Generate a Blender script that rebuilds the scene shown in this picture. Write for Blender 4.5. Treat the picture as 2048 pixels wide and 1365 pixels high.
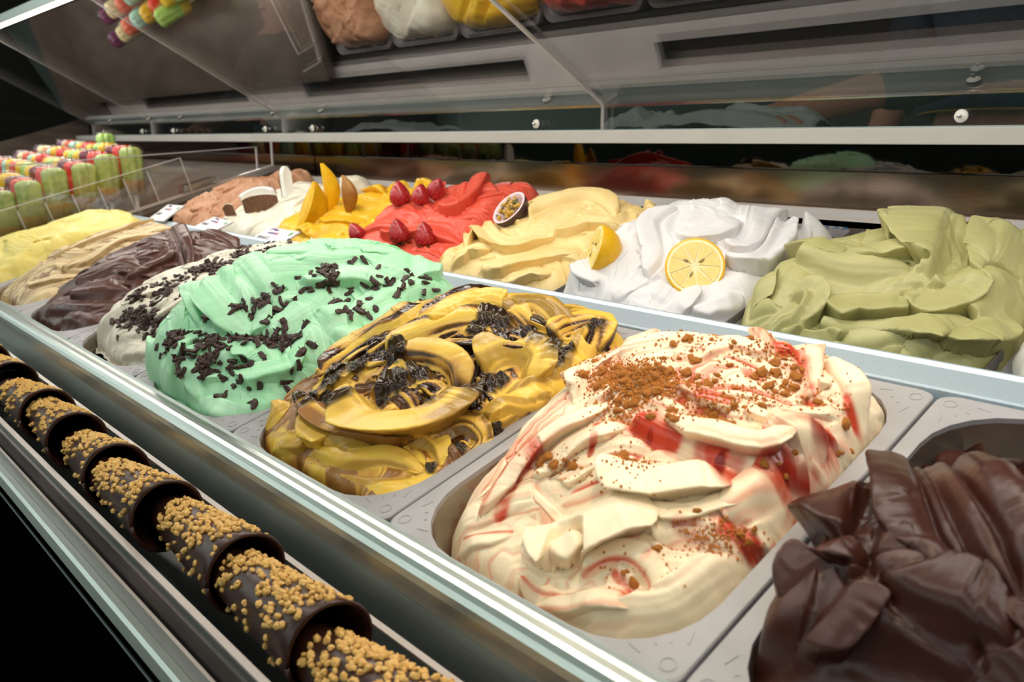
import bpy, bmesh, math, random
import numpy as np
from mathutils import Vector, Matrix

for o in list(bpy.data.objects): bpy.data.objects.remove(o)
SC = bpy.context.scene
COL = SC.collection
random.seed(7); RNG = np.random.default_rng(7)

# ------------------------------------------------------------------ camera
US = 0.3043                                   # one measured unit in metres
CAMP = np.array([0.0, 0.0, 0.98])
F_PX = 1643.0; CX, CY = 1024.0, 682.5; HOR = 279.0; VPX = -565.0
cam = bpy.data.cameras.new('camera'); co = bpy.data.objects.new('camera', cam); COL.objects.link(co)
cam.sensor_width = 36; cam.lens = F_PX / 2048 * 36
pitch = math.atan((CY - HOR) / F_PX)
co.location = CAMP; co.rotation_euler = (math.pi/2 - pitch, 0, math.radians(46.795))
cam.clip_start = 0.01
cam.dof.use_dof = True; cam.dof.focus_distance = 0.80; cam.dof.aperture_fstop = 9.0
SC.camera = co
# ------------------------------------------------------------------ world, exposure
wd = bpy.data.worlds.new('world'); SC.world = wd; wd.use_nodes = True
wd.node_tree.nodes['Background'].inputs[0].default_value = (0.80, 0.86, 0.90, 1)
wd.node_tree.nodes['Background'].inputs[1].default_value = 0.25
SC.view_settings.view_transform = 'Standard'; SC.view_settings.look = 'None'
SC.view_settings.exposure = 0.05; SC.view_settings.gamma = 1.0; SC.view_settings.use_curve_mapping = False

def area_light(name, loc, rot, size, size_y, power, col):
    l = bpy.data.lights.new(name, 'AREA'); l.shape = 'RECTANGLE'; l.size = size; l.size_y = size_y
    l.energy = power; l.color = col
    o = bpy.data.objects.new(name, l); COL.objects.link(o); o.location = loc; o.rotation_euler = rot
    return o

# ------------------------------------------------------------------ coordinates
def cam_axes():
    def ray(p): return np.array([p[0]-CX, p[1]-CY, F_PX])
    L = ray((VPX, HOR)); L = L/np.linalg.norm(L)
    up = np.cross(ray((0, HOR)), ray((1000, HOR))); up /= np.linalg.norm(up)
    if up[1] > 0: up = -up
    X = -L; Y = np.cross(up, X)
    if Y[2] < 0: Y = -Y
    return ray, X, Y, up
_ray, _X, _Y, _UP = cam_axes()
def wray(p):
    r = _ray(p); return np.array([r@_X, r@_Y, r@_UP])
def W(x, y, z):                                # measured units -> world metres
    return CAMP + US*np.array([x, y, z], float)
def on_x(p, x): a = wray(p); return a*(x/a[0])
def on_y(p, y): a = wray(p); return a*(y/a[1])
TILT = math.radians(15.3)
VD = np.array([0, math.cos(TILT), math.sin(TILT)]); ND = np.array([0, -math.sin(TILT), math.cos(TILT)])
PIT = 0.8385; TW = PIT*US; TDA = 0.333; TDB = 0.33
def tub_origin(row, k):
    return W(-.676-PIT*k, 1.0, -.8835) if row == 'A' else W(-.689-PIT*k, 2.40, -.648)
def loc(O, u, v, h): return O + np.array([u, 0, 0]) + VD*v + ND*h
def inv_plane(O, px, h):
    r = wray(px); P0 = O + ND*h - CAMP; s = (P0@ND)/(r@ND); q = CAMP + s*r - O
    return q[0], q@VD

# ------------------------------------------------------------------ materials
def lin(r, g, b):
    f = lambda c: (c/255/12.92) if c/255 <= .04045 else ((c/255+.055)/1.055)**2.4
    return (f(r), f(g), f(b), 1)
M = {}
def nt(name):
    m = bpy.data.materials.new(name); m.use_nodes = True; n = m.node_tree; n.nodes.clear()
    out = n.nodes.new('ShaderNodeOutputMaterial'); M[name] = m
    return m, n, out
def pbsdf(n, out, **kw):
    p = n.nodes.new('ShaderNodeBsdfPrincipled'); n.links.new(p.outputs[0], out.inputs[0])
    for k, v in kw.items(): p.inputs[k.replace('_', ' ')].default_value = v
    return p
def noise_node(n, scale, detail=3, rough=.5, stretch=None):
    tc = n.nodes.new('ShaderNodeTexCoord'); t = n.nodes.new('ShaderNodeTexNoise')
    t.inputs['Scale'].default_value = scale; t.inputs['Detail'].default_value = detail; t.inputs['Roughness'].default_value = rough
    if stretch:
        mp = n.nodes.new('ShaderNodeMapping'); mp.inputs['Scale'].default_value = stretch
        n.links.new(tc.outputs['Object'], mp.inputs[0]); n.links.new(mp.outputs[0], t.inputs['Vector'])
    else: n.links.new(tc.outputs['Object'], t.inputs['Vector'])
    return t
def ramp(n, fac, c0, c1, p0=.3, p1=.7):
    r = n.nodes.new('ShaderNodeValToRGB'); r.color_ramp.elements[0].position = p0; r.color_ramp.elements[1].position = p1
    r.color_ramp.elements[0].color = c0; r.color_ramp.elements[1].color = c1
    n.links.new(fac, r.inputs[0]); return r
def bump(n, p, fac, strength, dist):
    b = n.nodes.new('ShaderNodeBump'); b.inputs['Strength'].default_value = strength; b.inputs['Distance'].default_value = dist
    n.links.new(fac, b.inputs['Height']); n.links.new(b.outputs[0], p.inputs['Normal'])
def solid(name, c0, c1=None, rough=.5, metal=0, scale=60, bmp=0, bdist=.001, stretch=None, coat=0, sss=0, spec=.5, p0=.3, p1=.7):
    m, n, out = nt(name)
    p = pbsdf(n, out, Roughness=rough, Metallic=metal)
    p.inputs['Specular IOR Level'].default_value = spec
    p.inputs['Coat Weight'].default_value = coat
    if sss:
        p.inputs['Subsurface Weight'].default_value = sss; p.inputs['Subsurface Scale'].default_value = .006
    t = noise_node(n, scale, 4, .55, stretch)
    r = ramp(n, t.outputs['Fac'], c0, c1 or tuple(min(1, x*1.12) for x in c0[:3])+(1,), p0, p1)
    n.links.new(r.outputs[0], p.inputs['Base Color'])
    if bmp: bump(n, p, t.outputs['Fac'], bmp, bdist)
    return m
def gelato_mat(name, rough=.42, sss=.12, grain=.25, spec=.4, gscale=450):
    m, n, out = nt(name)
    p = pbsdf(n, out); p.inputs['Specular IOR Level'].default_value = spec
    a = n.nodes.new('ShaderNodeAttribute'); a.attribute_name = 'Col'
    g = n.nodes.new('ShaderNodeAttribute'); g.attribute_name = 'Gloss'
    n.links.new(a.outputs['Color'], p.inputs['Base Color'])
    mr = n.nodes.new('ShaderNodeMapRange'); mr.inputs[3].default_value = rough; mr.inputs[4].default_value = .12
    n.links.new(g.outputs['Fac'], mr.inputs[0]); n.links.new(mr.outputs[0], p.inputs['Roughness'])
    p.inputs['Subsurface Weight'].default_value = sss; p.inputs['Subsurface Scale'].default_value = .004
    p.inputs['Subsurface Radius'].default_value = (1, .7, .5)
    t = noise_node(n, gscale, 4, .6); bump(n, p, t.outputs['Fac'], grain, .0006)
    return m
def clear(name, tint=(.96, .97, .97, 1), f0=.05, power=5.0, rough=0.0, gain=.95):
    m, n, out = nt(name)
    tr = n.nodes.new('ShaderNodeBsdfTransparent'); tr.inputs[0].default_value = tint
    gl = n.nodes.new('ShaderNodeBsdfGlossy'); gl.inputs['Roughness'].default_value = rough
    gl.inputs[0].default_value = (1, 1, 1, 1)
    lw = n.nodes.new('ShaderNodeLayerWeight'); lw.inputs[0].default_value = .5
    pw = n.nodes.new('ShaderNodeMath'); pw.operation = 'POWER'; pw.inputs[1].default_value = power
    ma = n.nodes.new('ShaderNodeMath'); ma.operation = 'MULTIPLY_ADD'; ma.inputs[1].default_value = gain; ma.inputs[2].default_value = f0
    ma.use_clamp = True
    mx = n.nodes.new('ShaderNodeMixShader')
    n.links.new(lw.outputs['Facing'], pw.inputs[0]); n.links.new(pw.outputs[0], ma.inputs[0]); n.links.new(ma.outputs[0], mx.inputs[0])
    n.links.new(tr.outputs[0], mx.inputs[1]); n.links.new(gl.outputs[0], mx.inputs[2]); n.links.new(mx.outputs[0], out.inputs[0])
    return m
def emit(name, col, strength):
    m, n, out = nt(name); e = n.nodes.new('ShaderNodeEmission'); e.inputs[0].default_value = col; e.inputs[1].default_value = strength
    n.links.new(e.outputs[0], out.inputs[0]); return m

solid('steel', lin(196, 204, 196), lin(222, 228, 222), rough=.3, metal=1, scale=40, stretch=(.6, 60, 60), bmp=.05, bdist=.0004)
solid('steel_dull', lin(150, 162, 158), lin(176, 186, 182), rough=.48, metal=1, scale=40, stretch=(.6, 60, 60), bmp=.08, bdist=.0004)
solid('shelf_dark', lin(44, 42, 40), lin(58, 56, 52), rough=.5, metal=0, scale=14)
solid('splash_steel', lin(150, 132, 118), lin(172, 152, 136), rough=.16, metal=1, scale=30, stretch=(1, 1, 40))
solid('dark_glass', lin(70, 66, 62), lin(80, 76, 72), rough=.03, metal=1, scale=10)
solid('bar_blue', lin(172, 190, 202), lin(186, 202, 212), rough=.38, metal=.35, scale=30, stretch=(8, 60, 60))
solid('rail_white', lin(196, 192, 186), lin(206, 202, 196), rough=.3, scale=8)
solid('ledge_grey', lin(204, 198, 197), lin(218, 212, 210), rough=.35, metal=.1, scale=12)
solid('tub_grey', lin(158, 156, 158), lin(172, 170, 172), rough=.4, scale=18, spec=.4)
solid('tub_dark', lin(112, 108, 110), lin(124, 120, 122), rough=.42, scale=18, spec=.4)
solid('tub_inside', lin(150, 142, 128), lin(172, 164, 150), rough=.25, metal=.8, scale=14)
solid('black', lin(10, 9, 9), lin(18, 16, 16), rough=.4, scale=12)
solid('black_gloss', lin(5, 4, 4), lin(8, 7, 7), rough=.3, scale=6, spec=0)
solid('choco', lin(52, 27, 20), lin(66, 36, 26), rough=.33, scale=120, bmp=.15, bdist=.0008)
solid('flake', lin(50, 28, 22), lin(74, 46, 38), rough=.5, scale=500, bmp=.4, bdist=.0006)
solid('nut', lin(218, 158, 66), lin(244, 206, 130), rough=.5, scale=160, sss=.05)
solid('crumb', lin(160, 90, 26), lin(216, 142, 58), rough=.85, scale=380, bmp=.6, bdist=.001)
solid('mango_flesh', lin(238, 178, 12), lin(250, 204, 30), rough=.35, scale=60, sss=.15)
solid('mango_skin', lin(150, 92, 30), lin(176, 124, 44), rough=.35, scale=50)
solid('mango_green', lin(206, 160, 16), lin(240, 192, 24), rough=.35, scale=40)
solid('coconut', lin(246, 244, 238), lin(252, 250, 246), rough=.4, scale=60, sss=.1)
solid('coco_shell', lin(96, 64, 44), lin(130, 92, 64), rough=.7, scale=200, bmp=.4)
solid('strawberry', lin(150, 18, 34), lin(190, 30, 40), rough=.3, scale=60, coat=.3)
solid('seed', lin(190, 120, 60), rough=.5)
solid('leaf', lin(52, 92, 38), lin(84, 124, 52), rough=.5, scale=120)
solid('lemon_peel', lin(238, 176, 12), lin(248, 196, 24), rough=.38, scale=500, bmp=.4, bdist=.0008)
solid('lemon_pith', lin(250, 232, 170), lin(252, 240, 196), rough=.5, scale=100)
solid('lemon_pulp', lin(240, 206, 104), lin(248, 222, 140), rough=.22, scale=260, bmp=.3, bdist=.0008, sss=.15)
solid('pip', lin(150, 116, 70), lin(186, 160, 110), rough=.4)
solid('passion_skin', lin(58, 36, 42), lin(84, 52, 58), rough=.35, scale=90)
solid('passion_pith', lin(226, 190, 200), lin(240, 220, 222), rough=.5, scale=120)
solid('passion_pulp', lin(214, 150, 22), lin(176, 148, 60), rough=.15, scale=180, coat=.5)
solid('passion_seed', lin(84, 84, 50), lin(120, 112, 64), rough=.15, scale=120, coat=.5)
solid('knob_white', lin(236, 230, 220), rough=.35)
solid('chrome', lin(220, 220, 220), rough=.08, metal=1)
solid('rubber', lin(28, 26, 26), rough=.6)
solid('tag_white', lin(238, 234, 238), lin(246, 242, 246), rough=.35, scale=10)
solid('ink_purple', lin(86, 60, 126), rough=.5)
solid('ink_dark', lin(70, 70, 84), rough=.5)
solid('ink_red', lin(214, 70, 60), rough=.5)
solid('ink_green', lin(70, 150, 84), rough=.5)
solid('ink_orange', lin(250, 128, 40), rough=.5)
solid('ink_blue', lin(24, 92, 140), rough=.5)
solid('floor_tile', lin(140, 150, 146), lin(160, 168, 164), rough=.4, scale=3)
solid('wall_dark', lin(44, 40, 36), lin(60, 52, 46), rough=.7, scale=2, stretch=(1, 1, 9))
solid('wall_light', lin(130, 146, 138), lin(146, 160, 150), rough=.8, scale=2)
solid('ceiling_mat', lin(170, 182, 170), lin(190, 200, 190), rough=.85, scale=2)
solid('case_brown', lin(92, 80, 72), lin(118, 104, 94), rough=.35, metal=.4, scale=6, stretch=(1, 1, 8))
solid('counter_grey', lin(110, 106, 104), lin(138, 134, 132), rough=.3, metal=.3, scale=9)
solid('cloth', lin(204, 202, 206), lin(224, 222, 224), rough=.85, scale=40)
solid('paper', lin(238, 234, 222), lin(244, 240, 230), rough=.6, scale=14)
solid('skin', lin(206, 136, 112), lin(222, 156, 130), rough=.5, scale=60, sss=.1)
solid('jeans', lin(34, 58, 84), lin(58, 86, 112), rough=.85, scale=300, bmp=.3)
solid('thread', lin(196, 150, 70), rough=.7)
solid('shirt_dark', lin(40, 46, 44), lin(54, 60, 58), rough=.85, scale=40)
solid('shirt_grey', lin(52, 58, 70), lin(66, 72, 84), rough=.85, scale=40)
solid('hair', lin(34, 26, 22), lin(50, 38, 30), rough=.6, scale=120)
clear('acrylic', (.97, .97, .97, 1), f0=.18, power=3.0, gain=.85)
clear('acrylic_thin', (.975, .975, .975, 1), f0=.035, power=5.0, gain=.9)
solid('acrylic_edge', lin(206, 200, 200), lin(220, 214, 214), rough=.3, scale=20)
solid('tray_edge', lin(168, 156, 148), lin(182, 170, 162), rough=.3, scale=20)
emit('led', (1, .93, .82, 1), 3.0)
emit('daylight', (.88, 1.0, .95, 1), 1.5)
emit('bulb', (1, .82, .55, 1), 30.0)

# ------------------------------------------------------------------ object helpers
def mesh_obj(name, verts, faces, mat, parent=None, smooth=False):
    me = bpy.data.meshes.new(name); me.from_pydata([tuple(map(float, v)) for v in verts], [], faces); me.update()
    return link(name, me, mat, parent, smooth)
def link(name, me, mat, parent=None, smooth=False):
    if mat: me.materials.append(M[mat] if isinstance(mat, str) else mat)
    if smooth: me.polygons.foreach_set('use_smooth', [True]*len(me.polygons))
    o = bpy.data.objects.new(name, me); COL.objects.link(o)
    if parent: set_parent(o, parent)
    return o
def set_parent(o, p):
    o.parent = p
    o.matrix_parent_inverse = Matrix.Identity(4)
def empty(name, at=(0, 0, 0), rot=None):
    o = bpy.data.objects.new(name, None); COL.objects.link(o); o.location = tuple(at)
    o.empty_display_size = .02
    if rot is not None: o.rotation_mode = 'QUATERNION'; o.rotation_quaternion = rot
    return o
def tag(o, label, cat, group=None):
    o['label'] = label; o['category'] = cat
    if group: o['group'] = group
    return o
def struct(o): o['kind'] = 'structure'; return o
class MB:
    """collects shapes for ONE mesh object, in coordinates relative to the given origin"""
    def __init__(s, org=(0, 0, 0)): s.v = []; s.f = []; s.o = np.array(org, float)
    def add(s, vs, fs):
        b = len(s.v); s.v += [np.array(v, float)-s.o for v in vs]; s.f += [tuple(i+b for i in f) for f in fs]; return s
    def box(s, a, b):
        x0, y0, z0 = np.minimum(a, b); x1, y1, z1 = np.maximum(a, b)
        return s.add([(x0,y0,z0),(x1,y0,z0),(x1,y1,z0),(x0,y1,z0),(x0,y0,z1),(x1,y0,z1),(x1,y1,z1),(x0,y1,z1)],
              [(0,3,2,1),(4,5,6,7),(0,1,5,4),(1,2,6,5),(2,3,7,6),(3,0,4,7)])
    def hexa(s, p):      # 8 corners, bottom loop then top loop
        return s.add(p, [(0,3,2,1),(4,5,6,7),(0,1,5,4),(1,2,6,5),(2,3,7,6),(3,0,4,7)])
    def prism(s, prof, x0, x1):        # closed profile of (y,z) swept along x
        n = len(prof)
        vs = [(x0, y, z) for y, z in prof]+[(x1, y, z) for y, z in prof]
        fs = [(i, (i+1) % n, n+(i+1) % n, n+i) for i in range(n)]+[tuple(range(n-1, -1, -1)), tuple(range(n, 2*n))]
        return s.add(vs, fs)
    def lathe(s, prof, seg=24, org=(0,0,0), mat=None, cap=False):   # profile of (r,z) about z
        vs = []; fs = []; n = len(prof)
        for i in range(seg):
            a = 2*math.pi*i/seg
            for r, z in prof:
                p = Vector((r*math.cos(a), r*math.sin(a), z))
                if mat is not None: p = mat @ p
                vs.append(np.array(p)+np.array(org))
        for i in range(seg):
            j = (i+1) % seg
            for k in range(n-1): fs.append((i*n+k, j*n+k, j*n+k+1, i*n+k+1))
        if cap: fs += [tuple(i*n for i in range(seg-1, -1, -1)), tuple(i*n+n-1 for i in range(seg))]
        return s.add(vs, fs)
    def tube(s, pts, rad, seg=8):
        pts = [np.array(p, float) for p in pts]; rad = rad if hasattr(rad, '__len__') else [rad]*len(pts)
        vs = []; fs = []; m = len(pts)
        for i, p in enumerate(pts):
            d = Vector(pts[min(i+1, m-1)]-pts[max(i-1, 0)]).normalized()
            q = d.to_track_quat('Z', 'Y')
            for j in range(seg):
                a = 2*math.pi*j/seg; vs.append(p+np.array(q @ Vector((rad[i]*math.cos(a), rad[i]*math.sin(a), 0))))
        for i in range(m-1):
            for j in range(seg):
                k = (j+1) % seg; fs.append((i*seg+j, i*seg+k, (i+1)*seg+k, (i+1)*seg+j))
        fs += [tuple(range(seg-1, -1, -1)), tuple(range((m-1)*seg, m*seg))]
        return s.add(vs, fs)
    def build(s, name, mat, parent=None, smooth=False):
        return mesh_obj(name, s.v, s.f, mat, parent, smooth)
def bevel(o, w, seg=2, ang=.6):
    m = o.modifiers.new('bevel', 'BEVEL'); m.width = w; m.segments = seg; m.limit_method = 'ANGLE'; m.angle_limit = ang
    return o
def rrect(x0, x1, y0, y1, r, n=6):
    pts = []
    for cx, cy, a0 in ((x1-r, y1-r, 0), (x0+r, y1-r, 90), (x0+r, y0+r, 180), (x1-r, y0+r, 270)):
        for i in range(n+1):
            a = math.radians(a0+90*i/n); pts.append((cx+r*math.cos(a), cy+r*math.sin(a)))
    return pts
def copy_part(o, parent=None):
    c = o.copy(); COL.objects.link(c)
    if parent: set_parent(c, parent)
    return c

# ================================================================== THE ROOM
XL, XR, YF, YB, ZC = -8.0, 3.5, -4.0, 4.2, 4.0
struct(MB().box((XL, YF, -.05), (XR, YB, 0)).build('floor', 'floor_tile'))
struct(MB().box((XL, YF, ZC), (XR, YB, ZC+.05)).build('ceiling', 'ceiling_mat'))
struct(MB().box((XL, YB, 0), (XR, YB+.05, ZC)).build('wall_back', 'wall_dark'))
struct(MB().box((XL-.05, YF, 0), (XL, YB, 1.4)).box((XL-.05, -.6, 1.4), (XL, YB, ZC)).box((XL-.05, YF, 3.8), (XL, -.6, ZC)).build('wall_left', 'wall_dark'))
struct(MB().box((XR, YF, 0), (XR+.05, YB, ZC)).build('wall_right', 'wall_light'))
wf = struct(MB().box((XL, YF-.05, 0), (XR, YF, 1.75)).box((XL, YF-.05, 3.8), (XR, YF, ZC)).build('wall_front', 'wall_light'))
for i in range(6):                               # the shop windows behind the photographer let daylight in
    x0 = XL+.2+i*1.9; x1 = x0+1.7
    w = empty('window_%d' % (i+1), (x0, YF, 1.75)); struct(w)
    MB((x0, YF, 1.75)).box((x0, YF-.03, 1.75), (x1, YF-.02, 3.8)).build('pane', 'daylight', w)
    fr = MB((x0, YF, 1.75))
    for a, b in ((x0-.1, x0+.04), (x1-.04, x1+.1)): fr.box((a, YF-.06, 1.75), (b, YF+.02, 3.8))
    fr.box((x0, YF-.05, 2.75), (x1, YF+.01, 2.80))
    fr.build('window_frame', 'wall_light', w)

for i in range(2):
    y0 = YF+.1+i*1.7; y1 = y0+1.5
    w = empty('window_%d' % (i+7), (XL, y0, 1.4)); struct(w)
    MB((XL, y0, 1.4)).box((XL-.03, y0, 1.4), (XL-.02, y1, 3.8)).build('pane', 'daylight', w)
    fr = MB((XL, y0, 1.4))
    for a, b in ((y0-.1, y0+.04), (y1-.04, y1+.1)): fr.box((XL-.06, a, 1.4), (XL+.02, b, 3.8))
    fr.build('window_frame', 'wall_light', w)
# ceiling spots
def ceiling_spot(x, y, target, power, col, label, blend=.6, size=50):
    z = 2.2
    t = tag(empty('pendant_lamp', (x, y, z)), label, 'lamp', 'pendant lamps over the counter')
    MB((x, y, z)).lathe([(.0, z+.14), (.03, z+.14), (.05, z+.1), (.07, z+.02), (.066, z+.02), (.046, z+.098), (.0, z+.12)], 20, (x, y, 0)).build('lamp_shade', 'black', t, True)
    MB((x, y, z)).lathe([(.0, z+.03), (.035, z+.04), (.04, z+.07), (.0, z+.11)], 16, (x, y, 0)).build('bulb', 'bulb', t, True)
    MB((x, y, z)).tube([(x, y, z+.13), (x, y, ZC)], .004, 6).build('cord', 'black', t)
    l = bpy.data.lights.new('spot', 'SPOT'); l.energy = power; l.color = col; l.spot_size = math.radians(size); l.spot_blend = blend; l.shadow_soft_size = .05
    o = bpy.data.objects.new('spot_light', l); COL.objects.link(o); set_parent(o, t)
    d = Vector(target)-Vector((x, y, z)); o.rotation_mode = 'QUATERNION'; o.rotation_quaternion = d.to_track_quat('-Z', 'Y')
    o.location = (0, 0, -.0)
ceiling_spot(-.28, .42, (-.30, .46, .74), 28, (1, .78, .50), 'small black pendant lamp shining down on the cream gelato with crumbs', .9, 22)
ceiling_spot(-1.3, .55, (-1.3, .6, .74), 9, (1, .9, .78), 'small black pendant lamp shining down on the dark chocolate gelato', .8, 40)

# ================================================================== THE DISPLAY CASE
case = tag(empty('display_case', (W(-3, 2.2, 0)[0], W(0, 2.2, 0)[1], 0)), 'long steel ice cream display case with sloping wells and a white rear rail', 'display case')
CO = np.array(case.location)
X0, X1 = W(-13.0, 0, 0)[0], W(1.4, 0, 0)[0]
def yz(y, z): p = W(0, y, z); return (p[1], p[2])
def case_prism(name, prof, mat, xa=X0, xb=X1, smooth=False, bev=0):
    o = MB(CO).prism([yz(*p) for p in prof], xa, xb).build(name, mat, case, smooth)
    if bev: bevel(o, bev)
    return o
# curved upper trim, crease, lower trim, shelf under the cones, front lip
up = []
for i in range(9):
    t = i/8; up.append((1.0-.066*t - .012*math.sin(math.pi*t), -.885-.083*t+.020*math.sin(math.pi*t)))
case_prism('upper_trim', [(1.016, -.885), (1.008, -.879)]+up+[(.95, -1.0), (1.016, -1.0)], 'steel', smooth=False)
case_prism('lower_trim', [(.934, -.969), (.885, -1.15), (.88, -1.19), (.96, -1.19), (.96, -.975)], 'steel_dull')
case_prism('cone_shelf', [(.895, -1.15), (.575, -1.15), (.575, -1.19), (.895, -1.19)], 'shelf_dark')
case_prism('ridge', [(.575, -1.15), (.565, -1.085), (.557, -1.085), (.556, -1.15)], 'tray_edge')
case_prism('front_lip', [(.5555, -1.150), (.5555, -1.137), (.537, -1.137), (.529, -1.146), (.529, -1.19), (.5555, -1.19)], 'steel')
case_prism('front_panel', [(.535, -1.19), (.535, -1.225), (.54, -1.23), (.54, -4.2), (.70, -4.2), (.70, -1.19)], 'black_gloss')
case_prism('front_seam', [(.536, -1.232), (.5325, -1.232), (.5325, -1.242), (.54, -1.242)], 'steel_dull')
# divider bar between the rows
yb0, zb0 = 2.062, -.5917
case_prism('divider_bar', [(yb0, zb0), (yb0+.004, zb0+.006), (2.165, -.5617), (2.178, -.552), (2.19, -.552), (2.195, -.562), (2.195, -.75), (yb0, -.75)], 'bar_blue', xa=W(-6.58, 0, 0)[0])
# well under the tubs
case_prism('well', [(1.0, -1.32), (1.02, -1.36), (2.3, -1.02), (3.62, -.72), (3.62, -.66), (2.3, -.96)], 'black')
# ledge behind the rear tubs, with the air slots
LY0, LZ0, LY1, LZ1 = 3.53, -.345, 3.84, -.322
xs_slots = []
x = 1.2
def ledge_pt(x, t, dz=0): return W(x, LY0+(LY1-LY0)*t, LZ0+(LZ1-LZ0)*t+dz)
lb = MB(CO)
slots = [(-3.2, 1.1), (-7.4, -4.3), (-11.6, -8.6)]
prev = 1.4
for (a, b) in slots:
    lb.hexa([ledge_pt(b, 0, -.03), ledge_pt(prev, 0, -.03), ledge_pt(prev, 1, -.03), ledge_pt(b, 1, -.03), ledge_pt(b, 0), ledge_pt(prev, 0), ledge_pt(prev, 1), ledge_pt(b, 1)])
    for t0, t1 in ((0, .32), (.86, 1)):
        lb.hexa([ledge_pt(a, t0, -.03), ledge_pt(b, t0, -.03), ledge_pt(b, t1, -.03), ledge_pt(a, t1, -.03), ledge_pt(a, t0), ledge_pt(b, t0), ledge_pt(b, t1), ledge_pt(a, t1)])
    prev = a
lb.hexa([ledge_pt(-13, 0, -.03), ledge_pt(prev, 0, -.03), ledge_pt(prev, 1, -.03), ledge_pt(-13, 1, -.03), ledge_pt(-13, 0), ledge_pt(prev, 0), ledge_pt(prev, 1), ledge_pt(-13, 1)])
lb.build('rear_ledge', 'ledge_grey', case)
MB(CO).hexa([ledge_pt(-13, 0, -.12), ledge_pt(1.4, 0, -.12), ledge_pt(1.4, 1, -.12), ledge_pt(-13, 1, -.12), ledge_pt(-13, 0, -.1), ledge_pt(1.4, 0, -.1), ledge_pt(1.4, 1, -.1), ledge_pt(-13, 1, -.1)]).build('air_duct', 'black', case)
case_prism('ledge_face', [(3.53, -.347), (3.53, -.46), (3.545, -.46), (3.545, -.35)], 'case_brown')
# splash with one seam, dark glass strip, white rail
xs = W(-6.64, 0, 0)[0]
for a, b in ((X0, xs-.0035), (xs+.0035, X1)):
    case_prism('splash_panel', [(3.840, -.322), (3.836, -.149), (3.838, -.147), (3.87, -.147), (3.87, -.33)], 'splash_steel', a, b)
case_prism('mirror_strip', [(3.879, -.15), (3.870, -.015), (3.880, -.015), (3.889, -.15)], 'dark_glass')
case_prism('rear_body', [(3.875, -.34), (3.89, -.15), (4.1, -.15), (4.1, -4.2), (3.7, -4.2), (3.7, -.5)], 'case_brown')
bevel(MB(CO).box((X0, *yz(3.715, -.0215)), (X1, *yz(3.95, .0495))).build('white_rail', 'rail_white', case), .0012, 2)
MB(CO).box((X0, *yz(3.74, .0495)), (X1, *yz(3.80, .0555))).build('rail_channel', 'steel_dull', case)
MB(CO).box((X0, *yz(3.95, -.10)), (X1, *yz(5.5, .035))).build('service_worktop', 'counter_grey', case)
# left part: floor below the lollies, tilted like the wells, and the left end cheek
def tilt_pt(x, y, dz=0): return W(x, y, -.8835+math.tan(TILT)*(y-1)+dz)
MB(CO).hexa([tilt_pt(-13, 1.0, -.12), tilt_pt(-6.66, 1.0, -.12), tilt_pt(-6.66, 3.6, -.12), tilt_pt(-13, 3.6, -.12), tilt_pt(-13, 1.0, -.05), tilt_pt(-6.66, 1.0, -.05), tilt_pt(-6.66, 3.6, -.05), tilt_pt(-13, 3.6, -.05)]).build('lolly_deck', 'case_brown', case)
MB(CO).hexa([W(-13.1, .6, -1.3), W(-13, .6, -1.3), W(-13, 3.9, -1.3), W(-13.1, 3.9, -1.3), W(-13.1, .9, -.6), W(-13, .9, -.6), W(-13, 3.9, .3), W(-13.1, 3.9, .3)]).build('end_cheek', 'case_brown', case)

# ================================================================== NOISE
def _hash(ix, iy, seed):
    h = (ix.astype(np.int64)*374761393 + iy.astype(np.int64)*668265263 + seed*1442695041) & 0xffffffff
    h = ((h ^ (h >> 13))*1274126177) & 0xffffffff
    return (h ^ (h >> 16)) & 0xffff
def noise2(x, y, seed=0):
    x = np.asarray(x, float); y = np.asarray(y, float)
    ix = np.floor(x); iy = np.floor(y); fx = x-ix; fy = y-iy
    sx = fx*fx*fx*(fx*(fx*6-15)+10); sy = fy*fy*fy*(fy*(fy*6-15)+10)
    def g(a, b, dx, dy):
        t = _hash(a, b, seed)*(2*math.pi/65536.0); return np.cos(t)*dx+np.sin(t)*dy
    n00 = g(ix, iy, fx, fy); n10 = g(ix+1, iy, fx-1, fy); n01 = g(ix, iy+1, fx, fy-1); n11 = g(ix+1, iy+1, fx-1, fy-1)
    return ((n00*(1-sx)+n10*sx)*(1-sy)+(n01*(1-sx)+n11*sx)*sy)*1.5
def fbm(x, y, seed=0, oct=4):
    s = 0; a = 1.0; f = 1.0; t = 0
    for i in range(oct): s = s+a*noise2(x*f, y*f, seed+i*31); t += a; a *= .5; f *= 2.03
    return s/t
def sstep(a, b, x):
    t = np.clip((x-a)/(b-a), 0, 1); return t*t*(3-2*t)
def mixc(c0, c1, m): return c0*(1-m[..., None])+np.array(c1)[None, None, :3]*m[..., None]

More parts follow.
